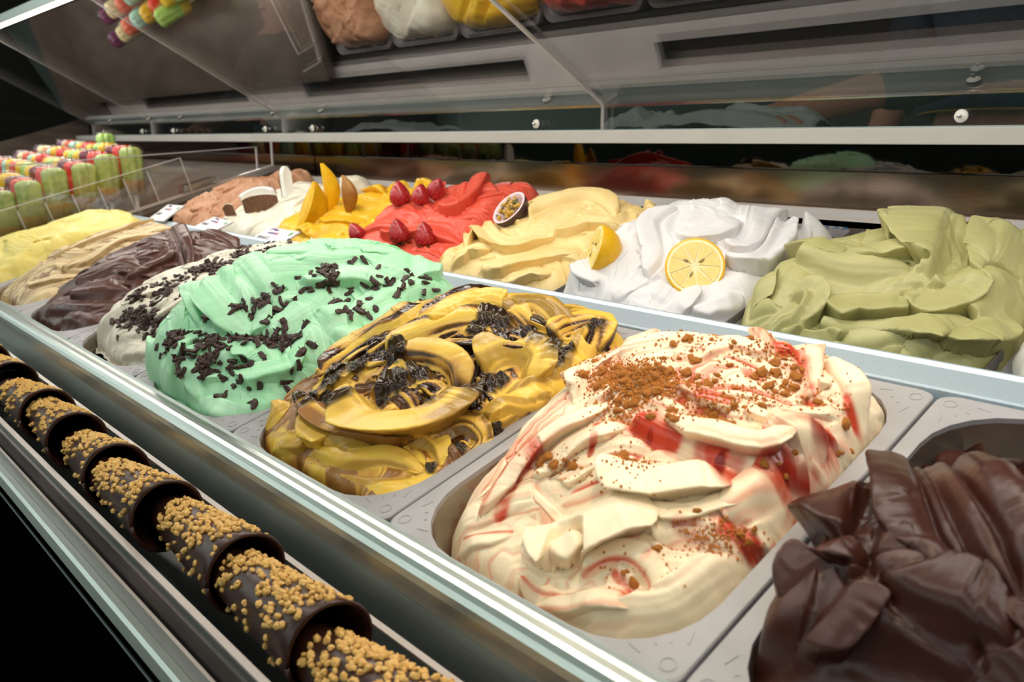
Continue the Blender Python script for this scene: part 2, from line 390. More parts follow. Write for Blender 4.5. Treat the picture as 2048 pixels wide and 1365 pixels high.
# ================================================================== TUBS
FL = ['dark chocolate', 'cream and red sauce', 'yellow and chocolate swirl', 'mint', 'stracciatella', 'brown chocolate', 'beige coffee', 'pale yellow']
FB = ['white speckled', 'pistachio green', 'white lemon', 'passion fruit', 'red strawberry', 'mango yellow', 'white coconut', 'light brown hazelnut']
def tub(row, k):
    O = tub_origin(row, k); D = TDA if row == 'A' else TDB
    g = .0012 if row == 'A' else .0055
    nm = (FL if row == 'A' else FB)[k]
    t = tag(empty('gelato_tub', loc(O, TW/2, D/2, -.10)), '%s grey tub holding the %s gelato' % ('wide rimmed' if row == 'A' else 'narrow rimmed', nm), 'tub', 'gelato tubs in the %s row' % ('front' if row == 'A' else 'rear'))
    oo = np.array(t.location)
    mu, mf = (.0135, .0) if row == 'A' else (.011, .010)
    outer = rrect(g, TW-g, .001, D-.001, .010 if row == 'A' else .02, 6)
    inner = rrect(mu, TW-mu, .0035, D-.010, .060, 6) if row == 'A' else rrect(mu, TW-mu, mf, D-mf, .035, 6)
    rise = 0.0 if row == 'A' else -.010
    n = len(outer); vs = []; fs = []
    loops = [(outer, -.014), (outer, -.001), ([(a+(b-a)*.06, c+(d-c)*.06) for (a, c), (b, d) in zip(outer, inner)], 0.0),
             (inner, rise), (inner, rise-.004)]
    for L, h in loops: vs += [loc(O, a, b, h) for a, b in L]
    for j in range(len(loops)-1):
        fs += [(j*n+i, j*n+(i+1) % n, (j+1)*n+(i+1) % n, (j+1)*n+i) for i in range(n)]
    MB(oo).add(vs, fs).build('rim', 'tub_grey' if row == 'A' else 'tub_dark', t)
    inn2 = [(TW/2+(a-TW/2)*.93, D/2+(b-D/2)*.93) for a, b in inner]
    vs = [loc(O, a, b, rise-.004) for a, b in inner]+[loc(O, a, b, -.10) for a, b in inn2]
    MB(oo).add(vs, [(i, (i+1) % n, n+(i+1) % n, n+i) for i in range(n)]+[tuple(range(n, 2*n))]).build('basin', 'tub_inside', t, True)
    if row == 'A' and k < 5:                     # moulded lines and rings on the rim corners
        mk = MB(oo)
        def line(a, b, w=.0005):
            a = np.array(a); b = np.array(b); d = (b-a)/np.linalg.norm(b-a); p = np.array([-d[1], d[0]])*w
            q = [a+p, a-p, b-p, b+p]
            mk.hexa([loc(O, *x, -.001) for x in q[::-1]]+[loc(O, *x, .0004) for x in q[::-1]])
        for cx, cy, sx, sy in ((.004, .004, 1, 1), (TW-.004, .004, -1, 1), (.004, D-.004, 1, -1), (TW-.004, D-.004, -1, -1)):
            for a, r0, r1 in ((14, .026, .044), (36, .026, .036), (54, .026, .036), (74, .026, .044)):
                ca, sa = math.cos(math.radians(a)), math.sin(math.radians(a))
                line((cx+sx*ca*r0, cy+sy*sa*r0), (cx+sx*ca*r1*.8, cy+sy*sa*r1*.8))
        for cx, cy in ((.012, .012), (TW-.012, .012), (.012, D-.013), (TW-.012, D-.013)):
            for i in range(16):
                a0, a1 = 2*math.pi*i/16, 2*math.pi*(i+1)/16; r = .0045
                line((cx+r*math.cos(a0), cy+r*math.sin(a0)), (cx+r*math.cos(a1), cy+r*math.sin(a1)), .0003)
        mk.build('moulded_marks', 'tub_grey', t)['kind'] = 'stuff'
    return t
for k in range(8): tub('A', k); tub('B', k)

# ================================================================== GELATO SCULPTOR
R90 = math.pi/2
MOUNDS = {}
OUTL = {('A',3): [(300,700),(320,650),(360,590),(450,532),(560,494),(640,482),(760,484),(880,526),(920,560)],
 ('A',2): [(510,850),(600,765),(700,698),(820,612),(940,580),(1050,600),(1180,620),(1240,655)],
 ('A',1): [(870,1040),(960,930),(1060,835),(1140,765),(1200,705),(1300,668),(1420,674),(1560,676),(1690,726),(1785,800)],
 ('A',4): [(190,650),(240,592),(330,545),(450,504),(560,486),(620,492)],
 ('A',5): [(70,610),(130,562),(230,504),(330,460),(420,464),(485,492)],
 ('A',6): [(20,570),(100,512),(200,464),(300,444),(350,456)],
 ('A',7): [(0,474),(90,449),(180,420),(240,420),(295,434)],
 ('A',0): [(1500,1330),(1560,1195),(1620,1120),(1700,975),(1790,920),(1860,880),(1960,840),(2048,836)],
 ('B',1): [(1490,610),(1560,520),(1660,485),(1740,465),(1790,450),(1910,434),(2000,450),(2048,460)],
 ('B',2): [(1120,560),(1180,505),(1250,448),(1350,408),(1450,394),(1540,426),(1605,462)],
 ('B',3): [(880,510),(950,468),(1020,426),(1080,394),(1180,382),(1240,399),(1290,422)],
 ('B',4): [(732,440),(800,404),(870,377),(950,356),(1025,375)],
 ('B',5): [(555,440),(640,404),(760,383),(800,362),(830,382)],
 ('B',6): [(445,440),(500,398),(600,366),(680,374)],
 ('B',7): [(340,430),(400,393),(480,358),(545,356)]}
def project(P):
    q = P-CAMP; cx_ = q@np.stack([_X, _Y, _UP]); return CX+F_PX*cx_[..., 0]/cx_[..., 2], CY+F_PX*cx_[..., 1]/cx_[..., 2]
class Mound:
    def __init__(s, row, k, ctrl, foot, res, seed, sigma=.055, edge=-.03, wd=.035, wob=.008, sharp=.5):
        s.row, s.k, s.O = row, k, tub_origin(row, k); s.seed = seed
        D = TDA if row == 'A' else TDB
        s.u0, s.u1, s.v0, s.v1 = foot[0], TW-foot[1], foot[2], D-foot[3]
        s.ctrl = np.array(ctrl, float); s.sig = sigma; s.edge, s.wd, s.wob, s.sharp = edge, wd, wob, sharp
        s.rc = foot[4] if len(foot) > 4 else .05
        nu = int(res*(s.u1-s.u0+.02)/.26); nv = int(res*(s.v1-s.v0+.02)/.26)
        us = np.linspace(s.u0-.01, s.u1+.01, nu); vs = np.linspace(s.v0-.01, s.v1+.01, nv)
        s.U, s.V = np.meshgrid(us, vs); s.nu, s.nv = nu, nv
        s.H, s.fall = s.base(s.U, s.V, True)
        if (row, k) in OUTL:                     # measured skyline of this mound: nothing bulges above it
            ox, oy = np.array(OUTL[(row, k)], float).T
            for _ in range(40):
                P = s.O+np.stack([s.U, s.V*VD[1]+s.H*ND[1], s.V*VD[2]+s.H*ND[2]], -1); x_, y_ = project(P)
                over = (y_ < np.interp(x_, ox, oy, left=-9e9, right=-9e9)) & (s.fall > 0)
                if not over.any(): break
                s.H = s.H-.002*over
            for _ in range(12):
                H = s.H; H2 = H.copy(); H2[1:-1, 1:-1] = .25*(H[:-2, 1:-1]+H[2:, 1:-1]+H[1:-1, :-2]+H[1:-1, 2:]); s.H = np.where(s.fall > .004, H2, H)
        s.h = s.H.copy(); s.dU = np.zeros_like(s.h); s.dV = np.zeros_like(s.h)
        s.S = fbm(s.U*14, s.V*14, seed+5)*.02+s.U*.3; s.T = s.V*4.0
        s.ID = np.zeros(s.h.shape, int); s.Q = np.zeros_like(s.h); s.nid = 0; s.cl = np.zeros_like(s.h)
    def base(s, U, V, full=False):
        num = np.zeros(np.shape(U)); den = np.full(np.shape(U), 1e-9)
        for a, b, h in s.ctrl:
            w = np.exp(-((U-a)**2+(V-b)**2)/s.sig**2)+1e-6; num = num+w*h; den = den+w
        H = num/den
        cu, cv = (s.u0+s.u1)/2, (s.v0+s.v1)/2; hu, hv = (s.u1-s.u0)/2, (s.v1-s.v0)/2
        rc = s.rc
        qx = np.abs(U-cu)-(hu-rc); qy = np.abs(V-cv)-(hv-rc)
        d = -(np.sqrt(np.maximum(qx, 0)**2+np.maximum(qy, 0)**2)+np.minimum(np.maximum(qx, qy), 0)-rc)
        d = d+s.wob*fbm(np.asarray(U)*22, np.asarray(V)*22, s.seed+77, 3)
        t = np.clip(d/s.wd, 0, 1); fall = np.sqrt(np.clip(1-(1-t)**2, 0, 1))
        h = s.edge+(H-s.edge)*fall
        return (h, d) if full else h
    def px(s, p):
        h = .03
        for i in range(10):
            u, v = inv_plane(s.O, p, h); i_ = int(np.clip(np.searchsorted(s.V[:, 0], v), 0, s.nv-1)); j_ = int(np.clip(np.searchsorted(s.U[0], u), 0, s.nu-1)); hn = float(s.H[i_, j_]); h = h*.5+max(hn, -.04)*.5
        return u, v
    def wpm(s, u, v):          # pixels per metre at a place
        P = loc(s.O, u, v, .03)-CAMP
        return F_PX/np.linalg.norm(P)
    def stroke(s, pts, w, lift, side=1, stri=.0, shift=.5, clear=0, soft=.45, cap=.22, A0=.1, carve=1.0, ridges=0, off=.25):
        """one pass of the spatula: a bent ribbon with a raised lip on one side"""
        P = np.array(pts, float)
        # smooth resample (Catmull-Rom)
        if len(P) > 2:
            E = np.vstack([2*P[0]-P[1], P, 2*P[-1]-P[-2]]); out = []
            for i in range(1, len(E)-2):
                for t in np.linspace(0, 1, 7)[:-1]:
                    a, b, c, d = E[i-1], E[i], E[i+1], E[i+2]
                    out.append(.5*((2*b)+(-a+c)*t+(2*a-5*b+4*c-d)*t*t+(-a+3*b-3*c+d)*t**3))
            out.append(P[-1]); P = np.array(out)
        else: P = np.linspace(P[0], P[1], 6)
        seg = P[1:]-P[:-1]; L = np.linalg.norm(seg, axis=1)+1e-9; cum = np.concatenate([[0], np.cumsum(L)]); tot = cum[-1]
        mar = w*1.25
        j0 = np.searchsorted(s.U[0], P[:, 0].min()-mar); j1 = np.searchsorted(s.U[0], P[:, 0].max()+mar)
        i0 = np.searchsorted(s.V[:, 0], P[:, 1].min()-mar); i1 = np.searchsorted(s.V[:, 0], P[:, 1].max()+mar)
        if j1-j0 < 2 or i1-i0 < 2: return
        sl = (slice(i0, i1), slice(j0, j1))
        U = s.U[sl]; V = s.V[sl]
        best = np.full(U.shape, 1e9); sd = np.zeros(U.shape); tt = np.zeros(U.shape); nx = np.zeros(U.shape); ny = np.zeros(U.shape)
        for i in range(len(seg)):
            d = seg[i]/L[i]; ru = U-P[i, 0]; rv = V-P[i, 1]
            t = np.clip(ru*d[0]+rv*d[1], 0, L[i]); du = ru-t*d[0]; dv = rv-t*d[1]
            dist = np.hypot(du, dv); m = dist < best
            best = np.where(m, dist, best); cr = d[0]*rv-d[1]*ru
            sd = np.where(m, np.sign(cr)*dist, sd); tt = np.where(m, (cum[i]+t)/tot, tt)
            nx = np.where(m, -d[1], nx); ny = np.where(m, d[0], ny)
        s.nid += 1; idn = s.nid
        wob = 1+.18*noise2(tt*4+idn*7.3, np.zeros_like(tt)+idn*1.7, s.seed)
        cap = min(.48, max(cap, 1.0*w/tot))
        taper = np.clip(tt/cap, 0.02, 1)**.5*np.clip((1-tt)/cap, 0.02, 1)**.5
        wt = w*taper*wob
        q = side*sd/wt
        inside = np.abs(q) < 1
        prof = A0+(1-A0)*np.sin(R90*np.clip((q+1)/1.62, 0, 1))**1.2
        prof = np.where(q > .62, prof*np.clip(1-((q-.62)/.38)**2, 0, 1)**.55, prof)
        m = sstep(-1, -1+soft*2, q)*(q < 1)*sstep(0, .06, tt+.02)*sstep(0, .06, 1.02-tt)
        m = np.where(inside, m, 0)
        Hb = s.H[sl]; fall = np.clip(s.fall[sl]/.02, 0, 1)
        cur = s.h[sl]
        ref = Hb*.82+cur*.18-off*lift
        tgt = ref+lift*.8*prof*np.clip((1-tt)*3, 0, 1)**.4
        if stri: tgt = tgt+stri*(noise2(sd/.0028+idn*3.1, tt*2.2+idn, s.seed)+.5*noise2(sd/.0013, tt*3+idn, s.seed+3))
        if ridges: tgt = tgt+lift*.38*(np.abs(np.sin(math.pi*ridges*(q+1)/2+.5*noise2(tt*3, tt*0+idn, s.seed)))**.6-.5)
        m = m*np.where(fall > 0, np.clip(fall+.15, 0, 1), 0)
        low = np.where(tgt < cur, carve, 1.0)
        s.h[sl] = cur+(tgt-cur)*m*low
        b = np.exp(-((q-.66)/.26)**2)*np.where(inside, 1, 0)*taper
        s.dU[sl] = s.dU[sl]*(1-m)+side*nx*lift*shift*b*m; s.dV[sl] = s.dV[sl]*(1-m)+side*ny*lift*shift*b*m
        top = m > .45
        s.S[sl] = np.where(top, sd+idn*.37, s.S[sl]); s.T[sl] = np.where(top, tt*max(tot, .02)*9+idn*3.3, s.T[sl])
        s.ID[sl] = np.where(top, idn, s.ID[sl]); s.Q[sl] = np.where(top, q, s.Q[sl]); s.cl[sl] = np.where(top, clear, s.cl[sl])
    def pstroke(s, pix, wpx, lift, side=1, **kw):
        pts = [s.px(p) for p in pix]; c = pts[len(pts)//2]; kw.setdefault('stri', .0009)
        s.stroke(pts, wpx/s.wpm(*c), lift*1.7*getattr(s, 'boost', 1.0), side, off=.35, **kw)
    def auto(s, n, ang, spread, L=(.05, .13), w=(.010, .024), lift=(.005, .012), seed=1, curv=.9, **kw):
        R = random.Random(seed*977+s.seed)
        for i in range(n):
            u = R.uniform(s.u0, s.u1); v = R.uniform(s.v0, s.v1); a = ang+R.uniform(-spread, spread); c = R.uniform(-curv, curv)
            l = R.uniform(*L); pts = [(u, v)]
            for j in range(5):
                u += math.cos(a)*l/5; v += math.sin(a)*l/5; a += c/5*R.uniform(.5, 2); pts.append((u, v))
            s.stroke(pts, R.uniform(*w), R.uniform(*lift), R.choice((-1, 1)), **kw)
        if not getattr(s, 'sub', False):
            s.sub = True; s.auto(n, ang, spread*1.3, (L[0]*.6, L[1]*.6), (w[0]*.5, w[1]*.6), (lift[0]*.5, lift[1]*.55), seed+50, curv*1.3, **kw)
    def finish(s, name, label, mat, colfn, fine=.0005, fs=90, lump=.0, stri=.0005, fil=2):
        # keep the overall bulk where it was measured: take out the broad swell the strokes added
        def blur(a, r):
            for ax in (0, 1):
                p = np.pad(a, [(r+1, r) if k == ax else (0, 0) for k in (0, 1)], mode='edge'); c = np.cumsum(p, axis=ax)
                n = a.shape[ax]; a = (np.take(c, range(2*r+1, 2*r+1+n), ax)-np.take(c, range(0, n), ax))/(2*r+1)
            return a
        rr = max(3, int(.016/(s.U[0, 1]-s.U[0, 0]))); wgt = (s.fall > 0).astype(float)
        d0 = (s.h-s.H)*wgt; w0 = wgt
        for _ in range(3): d0 = blur(d0, rr); w0 = blur(w0, rr)
        s.h = s.h-.9*wgt*d0/np.maximum(w0, .05)*np.clip(s.fall/.01, 0, 1)
        s.h = s.h+fine*fbm(s.U*fs, s.V*fs, s.seed+9)+lump*fbm(s.U*30, s.V*30, s.seed+19, 3)
        s.h = s.h+stri*noise2(s.S/.0022, s.T*.7, s.seed+40)
        for _ in range(fil):
            h = s.h; h2 = h.copy(); h2[1:-1, 1:-1] = .5*h[1:-1, 1:-1]+.125*(h[:-2, 1:-1]+h[2:, 1:-1]+h[1:-1, :-2]+h[1:-1, 2:]); s.h = h2
        for _ in range(3):
            for nm_ in ('dU', 'dV'):
                d = getattr(s, nm_); e = d.copy(); e[1:-1, 1:-1] = .4*d[1:-1, 1:-1]+.15*(d[:-2, 1:-1]+d[2:, 1:-1]+d[1:-1, :-2]+d[1:-1, 2:]); setattr(s, nm_, e)
        C, G, extra = colfn(s)
        s.h = s.h+extra
        U2 = s.U+s.dU; V2 = s.V+s.dV
        P = s.O[None, None, :]+np.stack([U2, V2*VD[1]+s.h*ND[1], V2*VD[2]+s.h*ND[2]], -1)
        cen = loc(s.O, (s.u0+s.u1)/2, (s.v0+s.v1)/2, -.03)
        s.P = P
        gy = np.gradient(P, axis=0); gx = np.gradient(P, axis=1); Nn = np.cross(gx, gy); Nn /= np.linalg.norm(Nn, axis=-1, keepdims=True)+1e-12
        s.N = Nn
        keep = s.fall > -.004
        nu, nv = s.nu, s.nv
        idx = np.arange(nu*nv).reshape(nv, nu)
        fk = keep[:-1, :-1] | keep[1:, :-1] | keep[:-1, 1:] | keep[1:, 1:]
        quads = np.stack([idx[:-1, :-1], idx[:-1, 1:], idx[1:, 1:], idx[1:, :-1]], -1)[fk]
        used = np.zeros(nu*nv, bool); used[quads.ravel()] = True; remap = np.cumsum(used)-1
        quads = remap[quads]; vs = (P.reshape(-1, 3)-cen)[used]
        me = bpy.data.meshes.new(name); nf = len(quads)
        me.vertices.add(len(vs)); me.vertices.foreach_set('co', vs.astype(np.float32).ravel())
        me.loops.add(nf*4); me.loops.foreach_set('vertex_index', quads.astype(np.int32).ravel())
        me.polygons.add(nf); me.polygons.foreach_set('loop_start', np.arange(0, nf*4, 4, dtype=np.int32)); me.polygons.foreach_set('loop_total', np.full(nf, 4, np.int32))
        me.update(); me.validate()
        me.polygons.foreach_set('use_smooth', [True]*nf)
        ca = me.attributes.new('Col', 'FLOAT_COLOR', 'POINT'); cc = np.ones((nv, nu, 4), np.float32); cc[..., :3] = np.clip(C, 0, 1)
        ca.data.foreach_set('color', cc.reshape(-1, 4)[used].ravel())
        ga = me.attributes.new('Gloss', 'FLOAT', 'POINT'); ga.data.foreach_set('value', np.clip(G, 0, 1).astype(np.float32).reshape(-1)[used])
        me.materials.append(M[mat])
        o = bpy.data.objects.new('gelato_mound', me); COL.objects.link(o); o.location = cen
        tag(o, label, 'ice cream'); MOUNDS[name] = s; s.obj = o
        return o
    def at(s, u, v):
        i = int(np.clip(np.searchsorted(s.V[:, 0], v), 1, s.nv-2)); j = int(np.clip(np.searchsorted(s.U[0], u), 1, s.nu-2))
        return s.P[i, j], s.N[i, j]
    def hit(s, p):
        """the place on this mound that lies under a picture position"""
        r = wray(p); r = r/np.linalg.norm(r); Q = s.P.reshape(-1, 3)-CAMP
        t = Q@r; d = np.linalg.norm(Q-t[:, None]*r, axis=1); ok = d < max(.003, d.min()*1.5)
        i = np.where(ok)[0][np.argmin(t[ok])]
        return s.P.reshape(-1, 3)[i], s.N.reshape(-1, 3)[i]
    def plines(s, L):
        m = np.zeros_like(s.h)
        for pts, r in L:
            q = [s.px(p) for p in pts]; rr = r/s.wpm(*q[0])
            for a, b in zip(q[:-1], q[1:]):
                a = np.array(a); d = np.array(b)-a; l2 = d@d+1e-12
                t = np.clip(((s.U-a[0])*d[0]+(s.V-a[1])*d[1])/l2, 0, 1)
                e = np.hypot(s.U-a[0]-t*d[0], s.V-a[1]-t*d[1])/rr+.5*fbm(s.U*45, s.V*45, s.seed+17, 3)
                m = np.maximum(m, 1-sstep(.35, 1.0, e))
        return m
    def pblobs(s, L, soft=.65):
        m = np.zeros_like(s.h)
        for x, y, r in L:
            u, v = s.px((x, y)); rr = r/s.wpm(u, v)
            d = np.hypot((s.U-u), (s.V-v)*.75)/rr+.45*fbm(s.U*60, s.V*60, s.seed+int(x), 3)
            m = np.maximum(m, 1-sstep(soft, 1.0, d))
        return m
for nmat, kw in dict(gel_matte=dict(rough=.5), gel_soft=dict(rough=.45, sss=.2), gel_choc=dict(rough=.36, sss=.03, grain=.3), gel_wet=dict(rough=.36, sss=.12), gel_sorbet=dict(rough=.4, grain=.5, gscale=260)).items(): gelato_mat(nmat, **kw)

def plain(c0, c1, gloss=0.0, amt=.5, seed=0):
    c0 = np.array(lin(*c0)[:3]); c1 = np.array(lin(*c1)[:3])
    def fn(s):
        m = np.clip(.5+amt*noise2(s.S/.006, s.T*.5, s.seed+61)+.35*fbm(s.U*18, s.V*18, s.seed+62, 3), 0, 1)
        C = c0[None, None]*(1-m[..., None])+c1[None, None]*m[..., None]
        return C, np.full_like(s.h, gloss), 0
    return fn

# --- A1 cream with red sauce and biscuit crumbs
s = Mound('A', 1, [(.03,.03,-.016),(.12,.03,-.020),(.22,.04,-.014),(.03,.09,.012),(.10,.08,.012),(.17,.08,.016),(.22,.10,.012),(.03,.15,.032),(.08,.14,.045),(.14,.13,.040),(.20,.14,.030),
     (.05,.20,.058),(.09,.22,.066),(.13,.20,.062),(.18,.19,.052),(.08,.28,.050),(.13,.27,.060),(.17,.265,.060),(.22,.24,.024),(.225,.29,.022),(.06,.30,.035)], (.012,.012,.012,.012,.06), 380, 11, sigma=.042, edge=-.05, wd=.024, wob=.010)
s.auto(34, .7, .8, L=(.05,.12), w=(.009,.018), lift=(.005,.011), seed=2, stri=.0007)
P = s.pstroke
P([(1020,1250),(1180,1262),(1350,1235),(1480,1150),(1495,1090)], 62, .020, 1, clear=1, shift=.1, soft=.3)
P([(1040,1150),(1110,1190),(1230,1180),(1330,1150)], 34, .012, -1, stri=.0006)
P([(1300,1080),(1370,1060),(1450,1080),(1500,1120)], 46, .012, 1, clear=.8)
P([(880,1080),(905,1010),(950,950),(1010,900)], 40, .014, 1, clear=.5)
P([(955,1040),(1000,960),(1060,890),(1150,830),(1230,790)], 30, .016, -1, stri=.0007)
P([(1060,960),(1120,890),(1200,850),(1260,840)], 34, .010, -1, stri=.0009)
P([(1050,1080),(1120,1060),(1210,1010),(1310,950)], 62, .026, -1, clear=1, shift=.7, cap=.12)
P([(1095,1110),(1140,1080),(1165,1055)], 34, .020, -1, clear=1, cap=.2)
P([(1200,920),(1290,935),(1390,930),(1500,905)], 44, .018, -1, clear=.8, shift=.7)
P([(1290,1000),(1370,1010),(1440,985),(1490,955)], 30, .012, -1, clear=.9)
P([(1260,850),(1340,880),(1440,920),(1560,970)], 26, .014, 1, stri=.0006)
P([(1330,840),(1430,850),(1520,870),(1560,830)], 30, .018, -1, stri=.0006)
P([(1560,940),(1600,900),(1620,880),(1640,930)], 28, .018, 1, stri=.0006)
P([(1440,1050),(1500,1010),(1560,1000),(1600,1010)], 28, .014, 1, stri=.0008)
P([(1480,1080),(1530,1060),(1580,1040),(1600,1010)], 24, .012, -1, stri=.0008)
P([(1160,1150),(1220,1120),(1270,1130),(1300,1175),(1240,1190)], 22, .012, 1, stri=.0006)
P([(1150,800),(1170,745),(1220,700),(1280,670)], 34, .014, 1, clear=.5)
P([(1400,720),(1470,700),(1540,690),(1560,665)], 26, .010, 1)
P([(1530,700),(1570,680),(1610,710),(1625,790)], 34, .016, 1, shift=.5)
P([(1650,725),(1690,780),(1700,840),(1670,900)], 30, .012, 1, clear=.4)
P([(1740,770),(1770,800),(1770,840),(1735,845)], 18, .012, 1)
P([(1640,950),(1700,900),(1750,850),(1770,820)], 26, .010, -1, clear=.7)
cA1 = dict(cream=np.array(lin(250,232,200)[:3]), red=lin(206,56,24), deep=lin(120,16,14), pink=lin(240,176,144))
def col_cheese(s):
    C = np.broadcast_to(cA1['cream'], s.h.shape+(3,)).copy()
    st = noise2(s.S/.0045, s.T*.45, s.seed+61)+.5*noise2(s.S/.0018, s.T*.8, s.seed+62)+.5*fbm(s.U*16, s.V*16, 33, 3)
    pinkm = sstep(-.1, .6, st)*(1-.75*s.cl)*.95
    C = mixc(C, cA1['pink'], pinkm)
    redm = sstep(.42, .9, st+.25*fbm(s.U*30, s.V*30, 35, 3))*(1-.85*s.cl)*.8
    b = s.plines([([(1265,850),(1330,880),(1400,905),(1480,925),(1560,955)], 26), ([(1400,915),(1470,935),(1520,925)], 30), ([(1000,1025),(1030,955),(1065,905)], 26), ([(1555,685),(1590,720),(1615,790)], 34), ([(1540,905),(1600,935),(1650,975)], 36),
                  ([(1360,1050),(1440,1062),(1505,1090)], 28), ([(1290,1125),(1340,1150)], 16), ([(1200,840),(1180,900)], 12), ([(1690,800),(1705,850)], 14), ([(1750,795),(1765,825)], 14), ([(1400,790),(1460,800)], 14), ([(1230,1150),(1270,1175)], 12), ([(1500,745),(1540,760)], 20)])
    redm = np.maximum(redm, b*.95*sstep(-.6, .2, fbm(s.U*40, s.V*40, 39, 3)+.25*st))
    C = mixc(C, cA1['red'], redm)
    d = s.pblobs([(1590,935,26),(1640,965,18),(1560,910,16),(1440,925,12),(1300,870,8),(1035,945,14),(1330,1140,9),(1590,720,10),(1500,1075,14)])
    C = mixc(C, cA1['deep'], d*.8*sstep(-.5, .2, fbm(s.U*50, s.V*50, 40, 3)))
    return C, np.clip(redm*.9+d, 0, 1), -.0012*redm
s.finish('cheese', 'mound of cream gelato streaked with red sauce, dusted with brown crumbs', 'gel_wet', col_cheese, fine=.0005)

# --- A2 yellow with chocolate
s = Mound('A', 2, [(.03,.03,.0),(.12,.03,.004),(.22,.03,-.004),(.03,.08,.030),(.09,.08,.036),(.16,.08,.026),(.23,.08,.004),(.05,.13,.048),(.10,.14,.056),(.16,.13,.040),(.22,.14,.014),
     (.06,.20,.062),(.11,.21,.066),(.17,.20,.048),(.23,.21,.020),(.10,.26,.064),(.16,.27,.050),(.22,.28,.030),(.24,.30,.020)], (.004,.006,.014,.008,.05), 380, 23, sigma=.042, edge=-.02, wd=.026, wob=.010)
s.auto(40, .75, .7, L=(.05,.13), w=(.008,.017), lift=(.005,.011), seed=3, stri=.0008)
P = s.pstroke
P([(520,890),(545,840),(580,800)], 26, .012, 1, clear=.9)
P([(530,900),(580,870),(640,850)], 24, .010, -1, clear=.8)
P([(610,830),(660,850),(710,860),(770,850)], 42, .016, -1, clear=1, cap=.2)
P([(640,900),(720,870),(800,860),(860,890),(880,930)], 34, .014, 1, clear=.75, stri=.0007)
P([(600,920),(680,960),(780,970),(880,950)], 34, .010, -1, clear=.6, stri=.0008)
P([(620,905),(700,925),(780,920),(850,940)], 18, .010, 1, clear=.7, stri=.0006)
P([(1230,655),(1140,720),(1040,770),(960,850),(930,890)], 34, .012, 1, clear=.9)
P([(950,850),(985,810),(1060,790),(1100,780)], 26, .014, -1, clear=.9)
P([(860,880),(920,850),(960,880),(920,930)], 26, .010, 1, clear=.5)
P([(600,800),(690,840),(790,850),(900,810)], 28, .018, -1, clear=0, stri=.0008)
P([(700,780),(760,830),(850,820),(905,770),(890,730)], 36, .024, -1, clear=.8, shift=.7)
P([(740,790),(800,770),(870,740)], 26, .012, 1, clear=.4)
P([(790,720),(850,720),(900,740),(910,790)], 22, .018, 1, clear=.2, stri=.0006)
P([(960,740),(1010,710),(1060,720),(1040,750)], 34, .020, 1, clear=1)
P([(640,745),(720,690),(800,645),(870,610)], 28, .016, 1, stri=.0008)
P([(770,700),(860,660),(950,640),(1040,650)], 30, .014, 1, clear=.35, stri=.0008)
P([(840,650),(900,610),(950,595),(1000,610)], 28, .012, 1, stri=.0008)
P([(860,650),(940,610),(1000,610),(1060,650)], 24, .014, 1, clear=.3, stri=.0008)
P([(1010,620),(1060,610),(1110,640),(1110,670)], 30, .010, 1, clear=.8)
P([(1120,625),(1180,620),(1220,640),(1200,660)], 26, .008, 1, clear=.8)
P([(1100,680),(1150,650),(1200,650),(1170,690)], 22, .012, 1, clear=.1, stri=.0008)
P([(900,690),(970,680),(1040,690),(1090,670)], 16, .010, -1, stri=.0008)
Y0, YD, YT, YC = np.array(lin(242,200,80)[:3]), lin(204,150,40), lin(196,128,70), lin(30,15,12)
def col_yellow(s):
    C = np.broadcast_to(Y0, s.h.shape+(3,)).copy()
    C = mixc(C, lin(240,204,96), sstep(-.2, .7, fbm(s.U*25, s.V*25, 71, 3))*.6)
    Z = fbm(s.U*13, s.V*13, 38, 3)
    st = .75*noise2(s.S/.0072, s.T*.4, s.seed+61)+.45*noise2(s.S/.0026, s.T*.6, s.seed+62)+.9*Z
    g = 1-.8*s.cl
    zone = .25+.75*sstep(.06, .12, s.V)
    C = mixc(C, YT, sstep(-.4, .1, st)*g*.8)
    C = mixc(C, lin(104,54,24), sstep(-.12, .12, st)*g*.85*(.4+.6*sstep(.05, .11, s.V)))
    dk = sstep(-.06, .12, st)*g*zone
    edge = sstep(.62, .8, s.Q)*(1-sstep(.9, 1.0, s.Q))*(s.ID > 0)*(1-.6*s.cl)*sstep(-.15, .2, noise2(s.T*1.2, s.ID*3.7, 91))
    dk = np.maximum(dk, edge*.75*zone)
    b = s.pblobs([(672,748,34),(640,735,24),(720,730,26),(790,700,24),(800,720,18),(990,640,36),(960,655,26),(1090,690,36),(1110,710,30),(960,770,34),(930,790,26),(1000,760,20),(612,805,26),(640,800,22),(800,770,22),(770,780,24),(840,745,22),(862,935,14),(935,575,20),(955,590,18),(1190,655,18),(1140,700,14),(1060,660,16),(990,860,14),(920,890,14),(700,810,20),(860,810,14)])
    lum = np.clip(b*sstep(.0, .3, b), 0, 1)
    dk = np.maximum(dk, b)
    C = mixc(C, YC, np.clip(dk*.96, 0, 1))
    bump_ = .0026*lum*np.abs(fbm(s.U*100, s.V*100, 15, 2))*2+.0012*lum
    return C, np.clip(.15+dk*.75, 0, 1), bump_-.0008*(dk > .5)*(1-lum)
s.finish('yellow', 'mound of yellow gelato swirled with glossy dark chocolate sauce', 'gel_wet', col_yellow)

